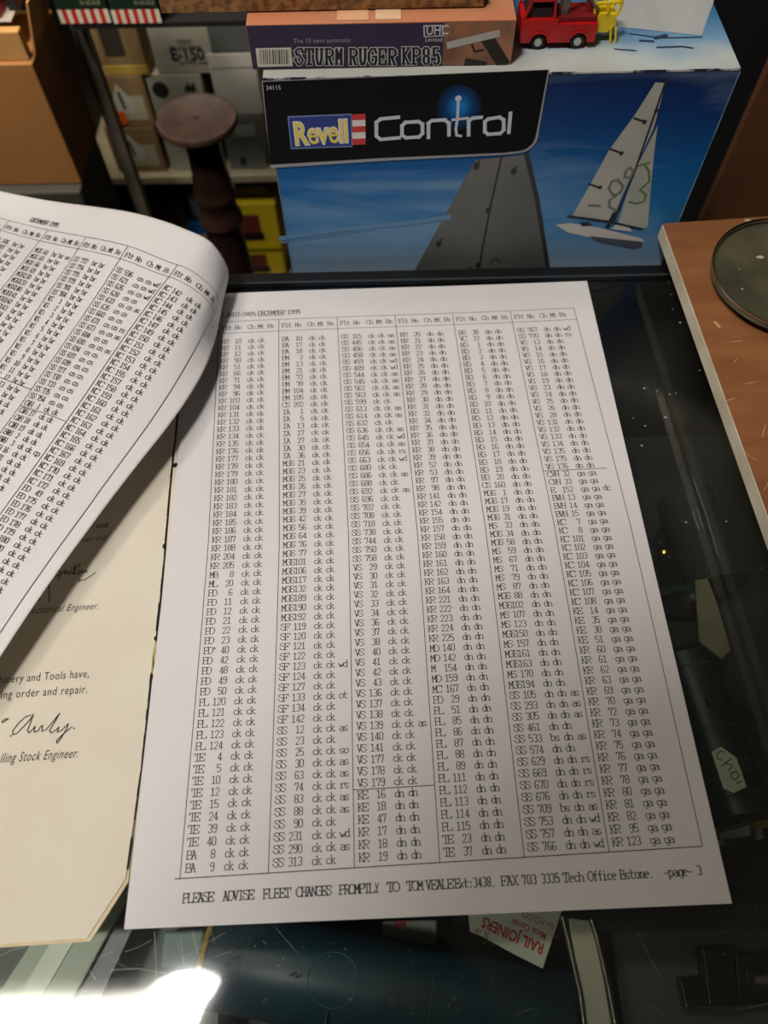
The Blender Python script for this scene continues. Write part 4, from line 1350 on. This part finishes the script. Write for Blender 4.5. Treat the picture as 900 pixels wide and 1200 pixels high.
def stack(cols, Y, D, specs, minx=None):
    z = shz + .0003
    for (px, name, label, cat, m, grp, deco) in specs:
        a, b = vbox(*px, Y, D)
        h = b[2] - a[2]
        r = tag(empty(name, ((a[0] + b[0]) / 2, Y + D / 2, z)), label, cat, grp)
        A, B = (max(a[0], minx) if minx is not None else a[0], Y, z), (b[0], Y + D, z + h)
        MB().box(A, B).build('carton', m, r, bevel=.0008)
        if deco:
            deco(r, A, B)
        z += h + .0004


def lab(r, A, B, u0, v0, u1, v1, m, name='label', k=1):
    X = lambda u: A[0] + (B[0] - A[0]) * u
    Z = lambda v: A[2] + (B[2] - A[2]) * v
    MB().box((X(u0), A[1] - .0004 * k, Z(v0)), (X(u1), A[1] - .0004 * k + .0003, Z(v1))).build(name, m, r)


def deco_tri(r, A, B):
    X = lambda u: A[0] + (B[0] - A[0]) * u
    Z = lambda v: A[2] + (B[2] - A[2]) * v
    Y_ = A[1]
    lab(r, A, B, .12, .15, .9, .62, mat('label_beige', (176, 166, 140), .6), 'paper_label')
    tri = MB().add([Vector((X(u), Y_ - .0007, Z(v))) for u, v in ((.25, .28), (.62, .26), (.68, .5), (.42, .88), (.22, .5))], [(0, 1, 2, 3, 4)])
    tri.build('white_patch', mat('patch_white', (190, 188, 176), .6), r, fix=False)
    ln = MB().strip([Vector((X(.42), Y_ - .0009, Z(.7))), Vector((X(.45), Y_ - .0009, Z(.4)))], .003, NF)
    ln.build('figure_print', mat('figure_dark', (70, 60, 50), .6), r, fix=False)


def deco1(r, A, B):
    deco_tri(r, A, B)
    lab(r, A, B, .22, .08, .42, .34, mat('sticker_orange', (226, 96, 30), .5), 'price_sticker', 3)


def deco_top(r, A, B):
    lab(r, A, B, .10, .10, .80, .95, mat('patch_tan', (132, 108, 72), .6), 'label')
    lab(r, A, B, .18, .22, .62, .92, mat('patch_dark', (48, 44, 34), .6), 'dark_print', 2)


stack(None, YS + .004, .12, [
    ((140, 151, 197, 203), 'kit_carton', 'tan kit carton at the bottom of the stack on the cream shelf, grey label', 'box', M_TAN, G1, deco_tri),
    ((130, 90, 184, 150), 'kit_carton', 'tan kit carton with white patch and orange sticker, middle of the stack', 'box', M_TAN, G1, deco1),
    ((124, 77, 176, 89), 'yellow_carton', 'thin yellow carton between the tan cartons on the cream shelf', 'box', mat('carton_yellow', (176, 144, 62), .6), None, None),
    ((118, 24, 172, 76), 'kit_carton', 'tan kit carton with a dark print, topmost of the stack', 'box', M_TAN, G1, deco_top)])
a, b = vbox(180, 36, 188, 203, YS + .01, .12)
rr_ = tag(empty('maroon_book', ((a[0] + b[0]) / 2, YS + .07, shz)), 'thin dark maroon upright book between tan cartons and white cartons', 'book')
MB().box((aty(181, 203, YS).x + .003, YS + .012, shz + .0003), (aty(185, 203, YS).x + .004, YS + .13, b[2])).build('cover', mat('maroon', (52, 24, 28), .6), rr_)


def deco_e(r, A, B):
    w_ = B[0] - A[0]
    h_ = B[2] - A[2]
    k = mat('print_black', (36, 36, 34), .6)
    print_text('E-150', 'lettering', .0165, (A[0] + w_ * .26, A[1] - .0005, A[2] + h_ * .30), (1, 0, 0), (0, 0, 1), k, r, offset=.03, sx=.88)
    print_text('TELESCOPIC', 'lettering', .0062, (A[0] + w_ * .26, A[1] - .0005, A[2] + h_ * .50), (1, 0, 0), (0, 0, 1), k, r, sx=.95)
    print_text('MINI', 'lettering', .007, (A[0] + w_ * .40, A[1] - .0005, A[2] + h_ * .62), (1, 0, 0), (0, 0, 1), k, r)
    print_text('for HO scale', 'lettering', .006, (A[0] + w_ * .36, A[1] - .0005, A[2] + h_ * .2), (1, 0, 0), (0, 0, 1), k, r)


def deco_w(r, A, B):
    k = mat('print_black', (36, 36, 34))
    w_, h_ = B[0] - A[0], B[2] - A[2]
    m1 = MB()
    for cx, cz_, rr2 in ((.22, .86, .0085),):
        c = Vector((A[0] + w_ * cx, A[1] - .0005, A[2] + h_ * cz_))
        m1.add([c + Vector((math.cos(i * .5) * rr2, 0, math.sin(i * .5) * rr2)) for i in range(13)], [tuple(range(13))])
    for i in range(4):
        x = A[0] + w_ * (.66 + .05 * i)
        m1.box((x, A[1] - .0006, A[2] + h_ * .84), (x + .003, A[1] - .0004, A[2] + h_ * (.89 + .03 * (i % 2))))
    m1.build('symbols', k, r)


M_WBOX = mat('carton_white', (178, 174, 156), .55, c2=(162, 158, 140), scale=10)
stack(None, YS + .006, .12, [
    ((203, 92, 261, 203), 'white_carton', 'plain white carton with black round mark, standing behind the turned wooden stand', 'box', M_WBOX, None, deco_w),
    ((187, 34, 262, 91), 'white_carton', 'white carton lettered in black on top of the plain white carton', 'box', mat('carton_white2', (168, 164, 148), .55, c2=(152, 148, 132), scale=10), None, deco_e)])
stack(None, YS + .005, .12, [
    ((272, 140, 314, 203), 'grey_carton', 'grey carton with faint pale print at the foot of the right stack', 'box', mat('carton_grey', (112, 114, 106), .5), None, lambda r, A, B: (lab(r, A, B, .3, .62, .85, .82, mat('pale_print', (160, 160, 150), .5)), lab(r, A, B, .3, .08, .46, .24, mat('print_black', (36, 36, 34)), 'mark'))),
    ((258, 68, 310, 139), 'white_carton', 'blank off-white carton in the middle of the right stack', 'box', mat('carton_offwhite', (184, 180, 168), .55), None, lambda r, A, B: lab(r, A, B, .02, .78, .98, .80, mat('lid_line', (140, 138, 128), .5), 'lid_line')),
    ((249, 30, 300, 67), 'grey_carton', 'plain dark grey carton topmost beside the purple carton', 'box', mat('carton_grey2', (84, 88, 84), .5), None, None)],
      minx=aty(261, 203, YS + .006).x + .001)

# things under the cream shelf, standing on the lower board
lz = lowz + .0003


def low(px0, px1, py0, Y, D, name, label, cat, m, grp=None, deco=None, h=None, z0=None):
    a, b = aty(px0, py0, Y), aty(px1, py0, Y)
    z_ = lz if z0 is None else z0
    r = tag(empty(name, ((a.x + b.x) / 2, Y + D / 2, z_)), label, cat, grp)
    A, B = (a.x, Y, z_), (b.x, Y + D, a.z)
    MB().box(A, B).build('carton', m, r, bevel=.0008)
    if deco:
        deco(r, A, B)
    return A, B


def deco_y(r, A, B):
    lab(r, A, B, .12, .35, .62, .78, mat('wagon_red', (110, 44, 36), .5), 'wagon_print')
    lab(r, A, B, .18, .22, .66, .40, mat('wagon_dark', (34, 20, 24), .5), 'wheels_print', 2)


GY = 'yellow wagon cartons under the cream shelf'
zst = aty(290, 335, YS + .02).z
A, B = low(278, 330, 290, YS + .02, .1, 'yellow_wagon_carton', 'yellow carton with dark wagon picture, lower one beside the blue carton', 'box', mat('wagon_yellow', (208, 180, 26), .5), GY, deco_y, z0=lz)
A2, B2 = low(266, 322, 240, YS + .015, .1, 'yellow_wagon_carton', 'yellow carton with red wagon picture, upper one under the cream shelf', 'box', mat('wagon_yellow', (208, 180, 26)), GY, deco_y, z0=B[2] + .0004)
low(252, 312, 220, YS + .03, .1, 'tan_tray', 'tan tray on the upper yellow wagon carton', 'tray', mat('tray_tan', (140, 118, 84), .7, c2=(110, 92, 66), scale=30), z0=B2[2] + .0004)
A, B = low(222, 246, 276, YS + .02, .08, 'yellow_carton', 'small yellow carton low behind the turned stand', 'box', mat('small_yellow', (198, 170, 60), .5))
low(218, 244, 262, YS + .02, .08, 'blue_carton', 'small bright blue carton on a yellow one behind the turned stand', 'box', mat('small_blue', (24, 104, 172), .5), z0=B[2] + .0004)
A, B = low(176, 196, 238, YS + .02, .09, 'grey_folder', 'dull grey folder standing under the blue carton', 'folder', mat('folder_grey', (98, 94, 76), .7))
A3, B3 = low(198, 214, 238, YS + .03, .09, 'tan_folder', 'tan folder standing beside the grey folder under the shelf', 'folder', mat('folder_tan', (132, 116, 84), .7))
low(168, 214, 219, YS + .02, .1, 'blue_carton', 'flat dark blue carton just under the cream shelf', 'box', mat('flat_blue', (24, 60, 104), .5), z0=max(B[2], B3[2]) + .0006)
low(216, 243, 220, YS + .02, .1, 'grey_blue_carton', 'pale grey-blue carton just under the cream shelf, beside the dark blue one', 'box', mat('grey_blue', (104, 120, 134), .5), z0=aty(222, 256, YS + .02).z + .003)

# ------------------------------------------------------------------ brown carton on the far left
YC = .42
pt = aty(37, 75, YC)
cb = tag(empty('cardboard_carton', (pt.x - .1, YC + .1, -.95)), 'large brown corrugated cardboard carton on a grey crate at the far left', 'box')
zc0 = aty(60, 216, YC).z
M_CARD = mat('cardboard', (164, 112, 58), .8, c2=(146, 98, 48), scale=9, bump=.15, bscale=60)
MB().box((pt.x - .30, YC, zc0), (pt.x, YC + .075, pt.z)).build('carton', M_CARD, cb, bevel=.001)
MB().box((pt.x - .30, YC + .004, pt.z + .0002), (pt.x - .002, YC + .012, pt.z + .021)).build('flap', mat('flap_card_lit', (196, 144, 84), .8, c2=(180, 130, 72), scale=20), cb, bevel=.0008)  # paler than the carton: light from above put into the card colour
MB().prism([Vector((pt.x - .001, YC + .0125, pt.z + .0002)), Vector((pt.x + .0005, YC + .0125, pt.z + .0002)), Vector((pt.x + .010, YC + .0125, pt.z + .036)), Vector((pt.x + .0085, YC + .0125, pt.z + .036))], (0, .055, 0)).build('side_flap', mat('flap_card_lit', (196, 144, 84)), cb)
cr_ = tag(empty('grey_crate', (pt.x - .1, YC + .1, -.95)), 'dark grey crate under the brown cardboard carton', 'crate')
MB().box((pt.x - .31, YC - .01, -.9499), (pt.x - .0005, YC + .07, zc0 - .0004)).build('crate_body', mat('crate_grey', (70, 66, 56), .7, c2=(56, 52, 44), scale=8), cr_, bevel=.002)
rdx = aty(14, 34, YC + .03)
rb_ = tag(empty('red_carton', (rdx.x - .06, YC + .05, pt.z)), 'red carton with white edge on top of the brown cardboard carton', 'box')
MB().box((rdx.x - .15, YC + .02, pt.z + .022), (rdx.x, YC + .07, pt.z + .08)).build('carton', mat('red_card', (176, 30, 34), .5), rb_, bevel=.0008)
MB().box((rdx.x - .15, YC + .016, pt.z + .0215), (rdx.x + .008, YC + .072, pt.z + .0219)).build('base_sheet', mat('pale_sheet', (170, 160, 148), .6), rb_)
bk_ = tag(empty('black_book', (rdx.x + .02, YC + .05, pt.z)), 'black book leaning beside the red carton at the top left', 'book')
MB().prism([Vector((rdx.x + .004, YC + .03, pt.z + .0223)), Vector((rdx.x + .012, YC + .03, pt.z + .0223)), Vector((rdx.x + .004, YC + .03, pt.z + .09)), Vector((rdx.x - .002 + .003, YC + .03, pt.z + .09))], (0, .04, 0)).build('cover', mat('book_black', (20, 18, 18), .5), bk_)

# ------------------------------------------------------------------ turned wooden stand
YD = .40
top = aty(230, 137, YD)
cx_, cz_ = top.x, top.z
M_WOOD = mat('dark_turned_wood', (58, 38, 30), .38, c2=(36, 23, 18), scale=26, stretch=(1, 1, .3), bump=.2, bscale=120)
ds = tag(empty('turned_stand', (cx_, YD, -.95)), 'dark turned wooden stand with a round flat top and ringed column', 'stand')
P = lambda y, xo=0: aty(230 + xo, y, YD).z
s_ = (aty(240, 200, YD) - aty(220, 200, YD)).length / 20
s_t = (aty(278, 138, YD) - aty(182, 138, YD)).length / 2
prof = [(0.0, cz_ - .0008), (s_t * .80, cz_ - .0010), (s_t * .86, cz_ + .0004), (s_t * .97, cz_ + .0002), (s_t, cz_ - .0016), (s_t * .99, cz_ - .0045), (s_t * .9, cz_ - .0065), (s_t * .55, cz_ - .009), (s_t * .46, cz_ - .016)]
MB().lathe((cx_, YD, 0), prof, 64).build('round_top', mat('worn_top_wood', (66, 46, 34), .6, c2=(44, 31, 24), scale=60, bump=.5, bscale=200), ds, smooth=True)
z = cz_ - .016
cp = [(s_t * .46, z), (s_t * .44, z - .014), (s_t * .46, z - .03), (s_t * .52, z - .042), (s_t * .50, z - .046), (s_t * .56, z - .050), (s_t * .56, z - .056), (s_t * .50, z - .060), (s_t * .52, z - .068), (s_t * .60, z - .074), (s_t * .62, z - .079), (s_t * .52, z - .083), (s_t * .50, z - .086), (s_t * .56, z - .12), (s_t * .64, z - .17), (s_t * .74, z - .25), (s_t * .80, z - .33)]
MB().lathe((cx_, YD, 0), cp, 48).build('column', M_WOOD, ds, smooth=True)
MB().lathe((cx_, YD, 0), [(s_t * .80, z - .3302), (s_t * 1.1, z - .34), (s_t * 1.15, z - .5), (s_t * 1.5, -.93), (s_t * 1.7, -.9499), (0, -.9499)], 48).build('foot', M_WOOD, ds, smooth=True)
MB().lathe((cx_, YD, 0), [(0, cz_ + .0006), (.0014, cz_ + .0003), (.0018, cz_ - .0008)], 12).build('centre_pin', mat('pin_dark', (40, 28, 24), .5), ds)

# ------------------------------------------------------------------ right of the boat box
YB = .33
a_, b_ = aty(820, 260, YB), aty(900, 60, YB)
bc_ = tag(empty('hardboard_sheet', (a_.x + .1, YB, -.95)), 'tall dark brown hardboard panel standing upright right of the blue carton', 'board')
MB().box((a_.x, YB, -.9499), (a_.x + .35, YB + .006, b_.z + .03)).build('sheet_body', mat('brown_card_dark', (112, 68, 36), .8, c2=(96, 58, 30), scale=14, bump=.2, bscale=90), bc_, bevel=.001)
bg_ = tag(empty('black_bag', (a_.x, YB + .3, -.95)), 'black case standing behind the blue carton and brown panel', 'case')
MB().box((.10, YB + .22, -.9499), (.75, YB + .34, .30)).build('case_body', mat('case_black', (10, 10, 11), .9), bg_, bevel=.006)

# ------------------------------------------------------------------ stock inside the counter, seen through the glass
SH = -.0788            # inner shelf surface
# teal tank body
A0, B0 = atz(246, 1120, -.031), atz(666, 1199, -.031)
ax = (B0 - A0).normalized()
Rt = .0168
tank = tag(empty('tank_body', (A0 + B0) / 2), 'dark teal cylindrical model tank body with round hatch, under the glass in front', 'model')
sd = Vector((-ax.y, ax.x, 0))
up = Vector((0, 0, 1))
Mx = Matrix((ax, sd, up)).transposed()
tb_ = MB()
L = (B0 - A0).length
vs, fs = [], []
n = 48
stn = [(0, .0), (0, Rt * .6), (.0008, Rt * .93), (.0025, Rt), (L * .33, Rt), (L * .66, Rt), (L - .0015, Rt), (L, Rt * .95), (L, 0)]
for s, r in stn:
    for i in range(n):
        t = 2 * math.pi * i / n
        vs.append(A0 + ax * s + (sd * math.cos(t) + up * math.sin(t)) * max(r, .0001))
for j in range(len(stn) - 1):
    for i in range(n):
        fs.append((j * n + i, j * n + (i + 1) % n, (j + 1) * n + (i + 1) % n, (j + 1) * n + i))
tb_.add(vs, fs)
M_TEAL = mat('teal_plastic', (29, 62, 74), .42, c2=(23, 52, 62), scale=30, bump=.15, bscale=150)
tb_.build('barrel', M_TEAL, tank, smooth=True)


def on_tank(s, t, r=Rt):
    """s metres along the barrel, t radians from its top line towards the front"""
    return A0 + ax * s + (up * math.cos(t) - sd * math.sin(t)) * r


yb_ = MB()
yb_.path([on_tank(.0008, t, Rt + .0006) for t in [-1.3 + .2 * i for i in range(14)]], .0011, 8)
yb_.build('yellow_band', mat('band_yellow', (176, 148, 44), .5), tank, smooth=True)
hr = MB()
s0 = L * .36


def ring(s, t, rad, w_, m, name, k=28):
    q = MB()
    pts = []
    for i in range(k + 1):
        a = 2 * math.pi * i / k
        pts.append(on_tank(s + rad * math.cos(a), t + rad * math.sin(a) / Rt, Rt + .00005))
    q.path(pts, w_, 5)
    return q.build(name, m, tank)


M_TEALD = mat('teal_edge', (60, 92, 96), .5)
ring(s0, -.05, .0088, .00022, M_TEALD, 'hatch_outline')
for s, t, r in ((L * .52, .12, .0026), (L * .69, .05, .0022), (L * .69, .75, .0022), (L * .60, .62, .0018), (L * .82, .3, .0022), (L * .9, .55, .0022)):
    ring(s, t, r, .0002, mat('teal_dark_edge', (18, 34, 40), .5), 'rivet_ring', 14)
sm_ = MB()
sm_.path([on_tank(L * .62, -.5 + .1 * i, Rt + .00005) for i in range(14)], .0001, 4)
sm_.path([on_tank(L * .12, -.6 + .1 * i, Rt + .00005) for i in range(9)], .0001, 4)
tag(sm_.build('seam_lines', mat('teal_seam', (84, 108, 110), .5), tank), kind='stuff')
mk_ = MB()
for ds_, dt in ((.010, -.25), (.012, -.1), (.0095, .05), (.013, .18), (.033, .0), (.035, .02)):
    c = on_tank(ds_, dt, Rt + .0001)
    mk_.strip([c, c + ax * .0018 + sd * .0008], .0009, up)
mk_.build('dark_marks', mat('teal_mark', (10, 20, 24), .6), tank, fix=False)
hb = MB()
p = on_tank(s0, .55)
hb.path([p, p - sd * .006 - up * .004], .0006, 6)
hb.build('hatch_handle', M_CHROME, tank)
cradle = tag(empty('black_cradle', (A0.x, A0.y, SH)), 'black cradle blocks holding up the teal tank body', 'cradle')
for s in (L * .15, L * .85):
    c = A0 + ax * s
    MB().box((c.x - .004, c.y - .010, SH), (c.x + .004, c.y + .010, c.z - Rt * .86)).build('block', M_BLACK, cradle)

# rail joiner card
zc = -.018
cardpx = [(548, 1062), (551, 1092), (566, 1098), (600, 1117), (636, 1135), (660, 1062)]
cd_ = tag(empty('joiner_card', atz(600, 1095, zc)), 'white card packet with upside-down red lettering under the glass', 'card')
MB().prism([atz(x, y, zc) for x, y in cardpx], (0, 0, -.0006)).build('card', mat('card_white', (216, 216, 202), .55), cd_)
U1 = (atz(566, 1079, zc) - atz(638, 1112, zc)).normalized()
V1 = Vector((-U1.y, U1.x, 0))
M_RT = mat('red_print', (190, 52, 48), .5)
M_RT2 = mat('red_print_faint', (170, 92, 84), .5)
L1 = (atz(566, 1079, zc) - atz(638, 1112, zc)).length


def ctext(s, px, py, length, size, m, offset=.0):
    O = atz(px, py, zc + .00008)
    vs, fs = font_mesh(s, 1.0, lambda x, y: (x, y), offset=offset)
    W = max(v[0] for v in vs)
    obj('lettering', [O + U1 * (x / W * length) + V1 * (y * size * .78) for x, y in vs], fs, m, cd_)


ctext('RAIL JOINERS', 638.5, 1107, L1, .0064, M_RT, .03)
ctext('Metal Combi', 641, 1094, L1 * .55, .0042, M_RT, .015)
ctext('for HO/OO', 650, 1083, L1 * .50, .0042, M_RT, .0)
ctext('SL 18', 574, 1094, L1 * .22, .0036, M_RT2, .01)
bkd = tag(empty('red_block', atz(588, 1122, -.04)), 'dull dark red block behind the white card under the glass', 'block')
a, b = atz(563, 1135, -.045), atz(612, 1108, -.045)
MB().box((a.x, a.y, SH), (b.x, b.y, -.045)).build('block', mat('dull_red', (96, 40, 34), .6), bkd, bevel=.0008)
wc = tag(empty('white_carton', atz(480, 1095, -.05)), 'small white carton with red patch, under the glass by the sheet edge', 'box')
a, b = atz(448, 1112, -.055), atz(512, 1078, -.055)
MB().box((a.x, a.y, SH), (b.x, b.y, -.055)).build('carton', mat('white_plastic', (170, 174, 164), .5), wc, bevel=.001)
a, b = atz(462, 1086, -.0545), atz(476, 1079, -.0545)
MB().box((a.x, a.y, -.0549), (b.x, b.y, -.0545)).build('red_patch', mat('patch_red', (170, 50, 48), .5), wc)

# chrome edged cream bar
zz = -.014
bar = tag(empty('edged_bar', atz(690, 1140, zz)), 'cream bar with chrome edges and rounded end, under the front glass', 'bar')
MB().prism([atz(x, y, zz) for x, y in ((667, 1076), (692, 1079), (696, 1083), (724, 1240), (692, 1240))], (0, 0, -.003)).build('bar_body', mat('bar_cream', (210, 208, 186), .45, c2=(186, 184, 164), scale=30), bar, bevel=.0004)
for pts in (((659, 1074), (668, 1110), (680, 1165), (690, 1240)), ((693, 1077), (700, 1100), (714, 1160), (728, 1240))):
    MB().path([atz(x, y, zz) for x, y in pts], .0011, 10).build('chrome_edge', mat('dull_chrome', (130, 128, 118), .35, 1.0), bar, smooth=True)

# dull grey tin lid and black clamp on the right
zg = -.030
lid = tag(empty('metal_tin', atz(800, 1150, zg)), 'flat dusty dark grey metal tin under the front right glass', 'tin')
a, b = atz(703, 1290, zg), atz(1010, 1080, zg)
MB().box((a.x + .012, a.y, zg - .004), (b.x, b.y, zg)).build('tin_lid', mat('lid_grey', (92, 97, 86), .5, .2, c2=(70, 74, 66), scale=10, bump=.2), lid, bevel=.001)
for (p, q, r) in (((715, 1115), (740, 1135), .0005), ((740, 1133), (780, 1165), .0007), ((755, 1150), (782, 1168), .0005)):
    pass
MB().box((a.x + .014, a.y + .002, SH), (b.x - .002, b.y - .002, zg - .0042)).build('tin_body', mat('tin_dark', (30, 32, 28), .6), lid)
clp = tag(empty('black_clamp', atz(830, 1150, zg + .004)), 'black cross-shaped clamp holding a silver rod on the grey tin', 'clamp')
zk = zg + .0001
mbk = lambda pts, z0, h: MB().prism([atz(x, y, z0 + h) for x, y in pts], (0, 0, -h))
mbk([(823, 1111), (859, 1109), (866, 1178), (832, 1180)], zk, .008).build('upright_arm', mat('clamp_black', (10, 10, 10), .35), clp, bevel=.0005)
mbk([(797, 1146), (829, 1143), (834, 1179), (804, 1182)], zk, .0055).build('side_arm', mat('clamp_black', (10, 10, 10)), clp, bevel=.0005)
mbk([(862, 1118), (1000, 1112), (1010, 1172), (866, 1178)], zk, .005).build('cross_arm', mat('clamp_black', (10, 10, 10)), clp, bevel=.0005)
p, q = atz(880, 1149, zk + .009), atz(1000, 1144, zk + .009)
MB().tube(p, q, .0034, n=20).build('silver_rod', mat('rod_silver', (170, 168, 156), .3, 1.0), clp, smooth=True)

# pale strip, at the lower left
zs = -.022
ps = tag(empty('pale_strip', atz(70, 1150, zs)), 'wide pale grey-green plastic strip under the glass at the lower left', 'strip')
MB().prism([atz(x, y, zs) for x, y in ((105, 1000), (178, 1000), (20, 1290), (-85, 1290))], (0, 0, -.002)).build('strip', mat('strip_pale', (168, 174, 154), .5, c2=(150, 158, 138), scale=12), ps, bevel=.0005)
MB().prism([atz(x, y, zs + .0006) for x, y in ((122, 1000), (146, 1000), (-22, 1290), (-52, 1290))], (0, 0, -.0005)).build('raised_rib', mat('strip_rib', (192, 196, 178), .4), ps)
ds2 = tag(empty('dark_strip', atz(105, 1150, zs)), 'dark purplish strip beside the pale strip at the lower left', 'strip')
MB().prism([atz(x, y, zs - .003) for x, y in ((180, 1000), (196, 1000), (62, 1290), (24, 1290))], (0, 0, -.002)).build('strip', mat('strip_dark', (52, 48, 58), .4), ds2)
gy_ = tag(empty('haze_card', atz(170, 1150, -.04)), 'mid grey card added left of the teal tank, coloured for the milky lamp haze', 'card')
MB().prism([atz(x, y, -.05) for x, y in ((-60, 1040), (262, 1060), (250, 1300), (-160, 1300))], (0, 0, -.001)).build('card', mat('card_haze_grey', (104, 108, 98), .6, c2=(70, 74, 68), scale=22), gy_)  # added sheet with the lamp's milky haze put into its grey
tl = tag(empty('teal_carton', atz(205, 1110, -.04)), 'small blurred grey-teal carton left of the tank body', 'box')
a, b = atz(186, 1136, -.036), atz(240, 1090, -.036)
MB().box((a.x, a.y, -.0489), (b.x, b.y, -.036)).build('carton', mat('grey_teal', (112, 134, 124), .5, c2=(92, 112, 104), scale=40), tl, bevel=.001)

# dark green engine with a buff tab and paper tag, on the right
ge = tag(empty('green_engine', atz(840, 850, -.05)), 'dark green model locomotive body seen through the glass at the right', 'model locomotive')
e0, e1 = atz(800, 770, -.040), atz(868, 955, -.040)
ex = (e1 - e0).normalized()
es = Vector((-ex.y, ex.x, 0))
M_GRN = mat('engine_green', (10, 32, 21), .4, c2=(8, 26, 17), scale=40)
MB().tube(e0, e1, .013, n=32).build('boiler', M_GRN, ge, smooth=True)
MB().box((-.0, -.016, -.012), (.030, .016, .012), M=Matrix.Translation(e0 - Vector((0, 0, .002)) - ex * .004) @ Matrix((ex, es, up)).transposed().to_4x4() @ Matrix.Translation((-.028, 0, 0))).build('cab', M_GRN, ge, bevel=.0015)
for s, r, h in ((.35, .0042, .006), (.75, .0036, .008)):
    c = e0.lerp(e1, s) + Vector((0, 0, .0118))
    MB().lathe(c, [(r * .8, -.001), (r * .75, h * .7), (r, h), (r * .7, h + .0003), (0, h + .0001)], 24).build('dome' if s < .5 else 'chimney', mat('engine_black', (14, 16, 15), .35), ge, smooth=True)
for s in (.1, .5, .9):
    c = e0.lerp(e1, s)
    q = MB()
    q.path([c + (es * math.cos(t) + up * math.sin(t)) * .0132 for t in [i * math.pi / 10 for i in range(11)]], .0004, 5)
    q.build('boiler_band', mat('band_dark', (40, 62, 44), .4), ge)
MB().box((-.048, -.016, -.0015), (.046, .016, .0015), M=Matrix.Translation(e0.lerp(e1, .5) - Vector((0, 0, .0165))) @ Matrix((ex, es, up)).transposed().to_4x4()).build('footplate', mat('engine_black', (14, 16, 15)), ge)
for s in (.15, .5, .85):
    for sg in (-1, 1):
        c = e0.lerp(e1, s) + es * sg * .012 + Vector((0, 0, -.0275))
        MB().tube(c, c + es * sg * .003, .0092, n=24).build('wheel', mat('engine_black', (14, 16, 15)), ge, smooth=True)
MB().box((-.001, -.014, -.004), (.002, .014, .004), M=Matrix.Translation(e1 + ex * .004 - Vector((0, 0, .010))) @ Matrix((ex, es, up)).transposed().to_4x4()).build('buffer_beam', mat('buffer_yellow', (156, 132, 40), .5), ge)
for sg in (-1, 1):
    c = e1 + ex * .006 + es * sg * .009 + Vector((0, 0, -.010))
    MB().tube(c, c + ex * .004, .0022, n=14).build('buffer', mat('buffer_grey', (150, 146, 126), .4), ge)

btg = tag(empty('buff_tab', atz(838, 730, -.020)), 'buff card tab lying across the top end of the green locomotive', 'card')
MB().prism([atz(x, y, -.022) for x, y in ((815, 680), (829, 678), (840, 706), (856, 762), (846, 772), (820, 752))], (0, 0, -.0012)).build('tab', mat('buff_card', (112, 108, 80), .6, c2=(86, 84, 60), scale=50), btg)
tgx = [(834, 881), (845, 875), (863, 888), (875, 922), (860, 929), (848, 924)]
tgz = -.016
tg = tag(empty('price_tag', atz(855, 900, tgz)), 'small pale paper price tag with handwriting on the green locomotive', 'tag')
MB().prism([atz(x, y, tgz) for x, y in tgx], (0, 0, -.0003)).build('tag_paper', mat('tag_paper', (176, 178, 152), .6), tg)
tw = MB()
for pts in (((849, 881), (844, 880), (840, 884), (841, 889), (846, 891)), ((845, 898), (850, 894), (857, 889)), ((850, 895), (856, 896), (858, 899), (853, 903)), ((857, 906), (863, 904), (866, 909), (862, 914), (857, 912), (857, 906)), ((863, 918), (870, 915))):
    tw.strip([atz(x, y, tgz + .00006) for x, y in pts], .0004, (0, 0, 1))
tw.build('handwriting', M_INKPEN, tg, fix=False)
cw = tag(empty('coupling_wire', atz(858, 968, -.02)), 'thin black wire loop at the yellow end of the locomotive', 'wire')
MB().path([atz(x, y, -.022) for x, y in ((837, 958), (842, 966), (852, 971), (864, 969), (874, 962))], .0005, 6).build('loop', M_BLACK, cw)
wp = tag(empty('pale_block', atz(877, 970, -.04)), 'small off-white block beside the black wire loop', 'block')
MB().prism([atz(x, y, -.035) for x, y in ((842, 976), (879, 966), (881, 980), (844, 984))], (0, 0, -.006)).build('block', mat('pale_block', (96, 96, 78), .6), wp, bevel=.0004)

bl = tag(empty('black_gadget', atz(800, 708, -.02)), 'glossy black moulded gadget with bright highlights beside the printed sheet', 'gadget')
MB().prism([atz(x, y, -.026) for x, y in ((770, 700), (797, 689), (821, 694), (829, 712), (818, 727), (780, 722))], (0, 0, -.012)).build('body', mat('gadget_black', (10, 10, 11), .15), bl, bevel=.003)
for c_ in ((812, 700), (822, 712)):
    MB().lathe(atz(*c_, -.0255), [(.0001, .0018), (.0018, .0014), (.0026, 0), (.0026, -.0006)], 18).build('stud', mat('stud_grey', (110, 112, 110), .25, .8), bl, smooth=True)
gd = tag(empty('brass_stud', atz(779, 647, -.03)), 'small round brass stud shining in the dark beside the sheet', 'stud')
MB().lathe(atz(779, 647, -.03), [(.0001, .0020), (.0018, .0015), (.0030, .0003), (.0031, -.0007), (.0001, -.0007)], 20).build('head', mat('brass', (200, 176, 60), .2, 1.0), gd, smooth=True)
MB().tube(atz(779, 647, -.0308), Vector((atz(779, 647, -.0308).x, atz(779, 647, -.0308).y, SH)), .0008).build('shank', mat('brass', (200, 176, 60)), gd)
dk = tag(empty('dark_engine', atz(845, 660, -.06)), 'black model engine end, hardly visible beside the buff tab', 'model')
c = atz(846, 664, -.040)
MB().tube(c - Vector((.004, .010, 0)), c + Vector((-.010, .038, 0)), .0145, n=32).build('smokebox', mat('smoke_black', (12, 13, 13), .8), dk, smooth=True)
MB().box((c.x - .016, c.y - .008, SH), (c.x + .008, c.y + .034, c.z - .0146)).build('frame', mat('smoke_black', (20, 22, 22)), dk)
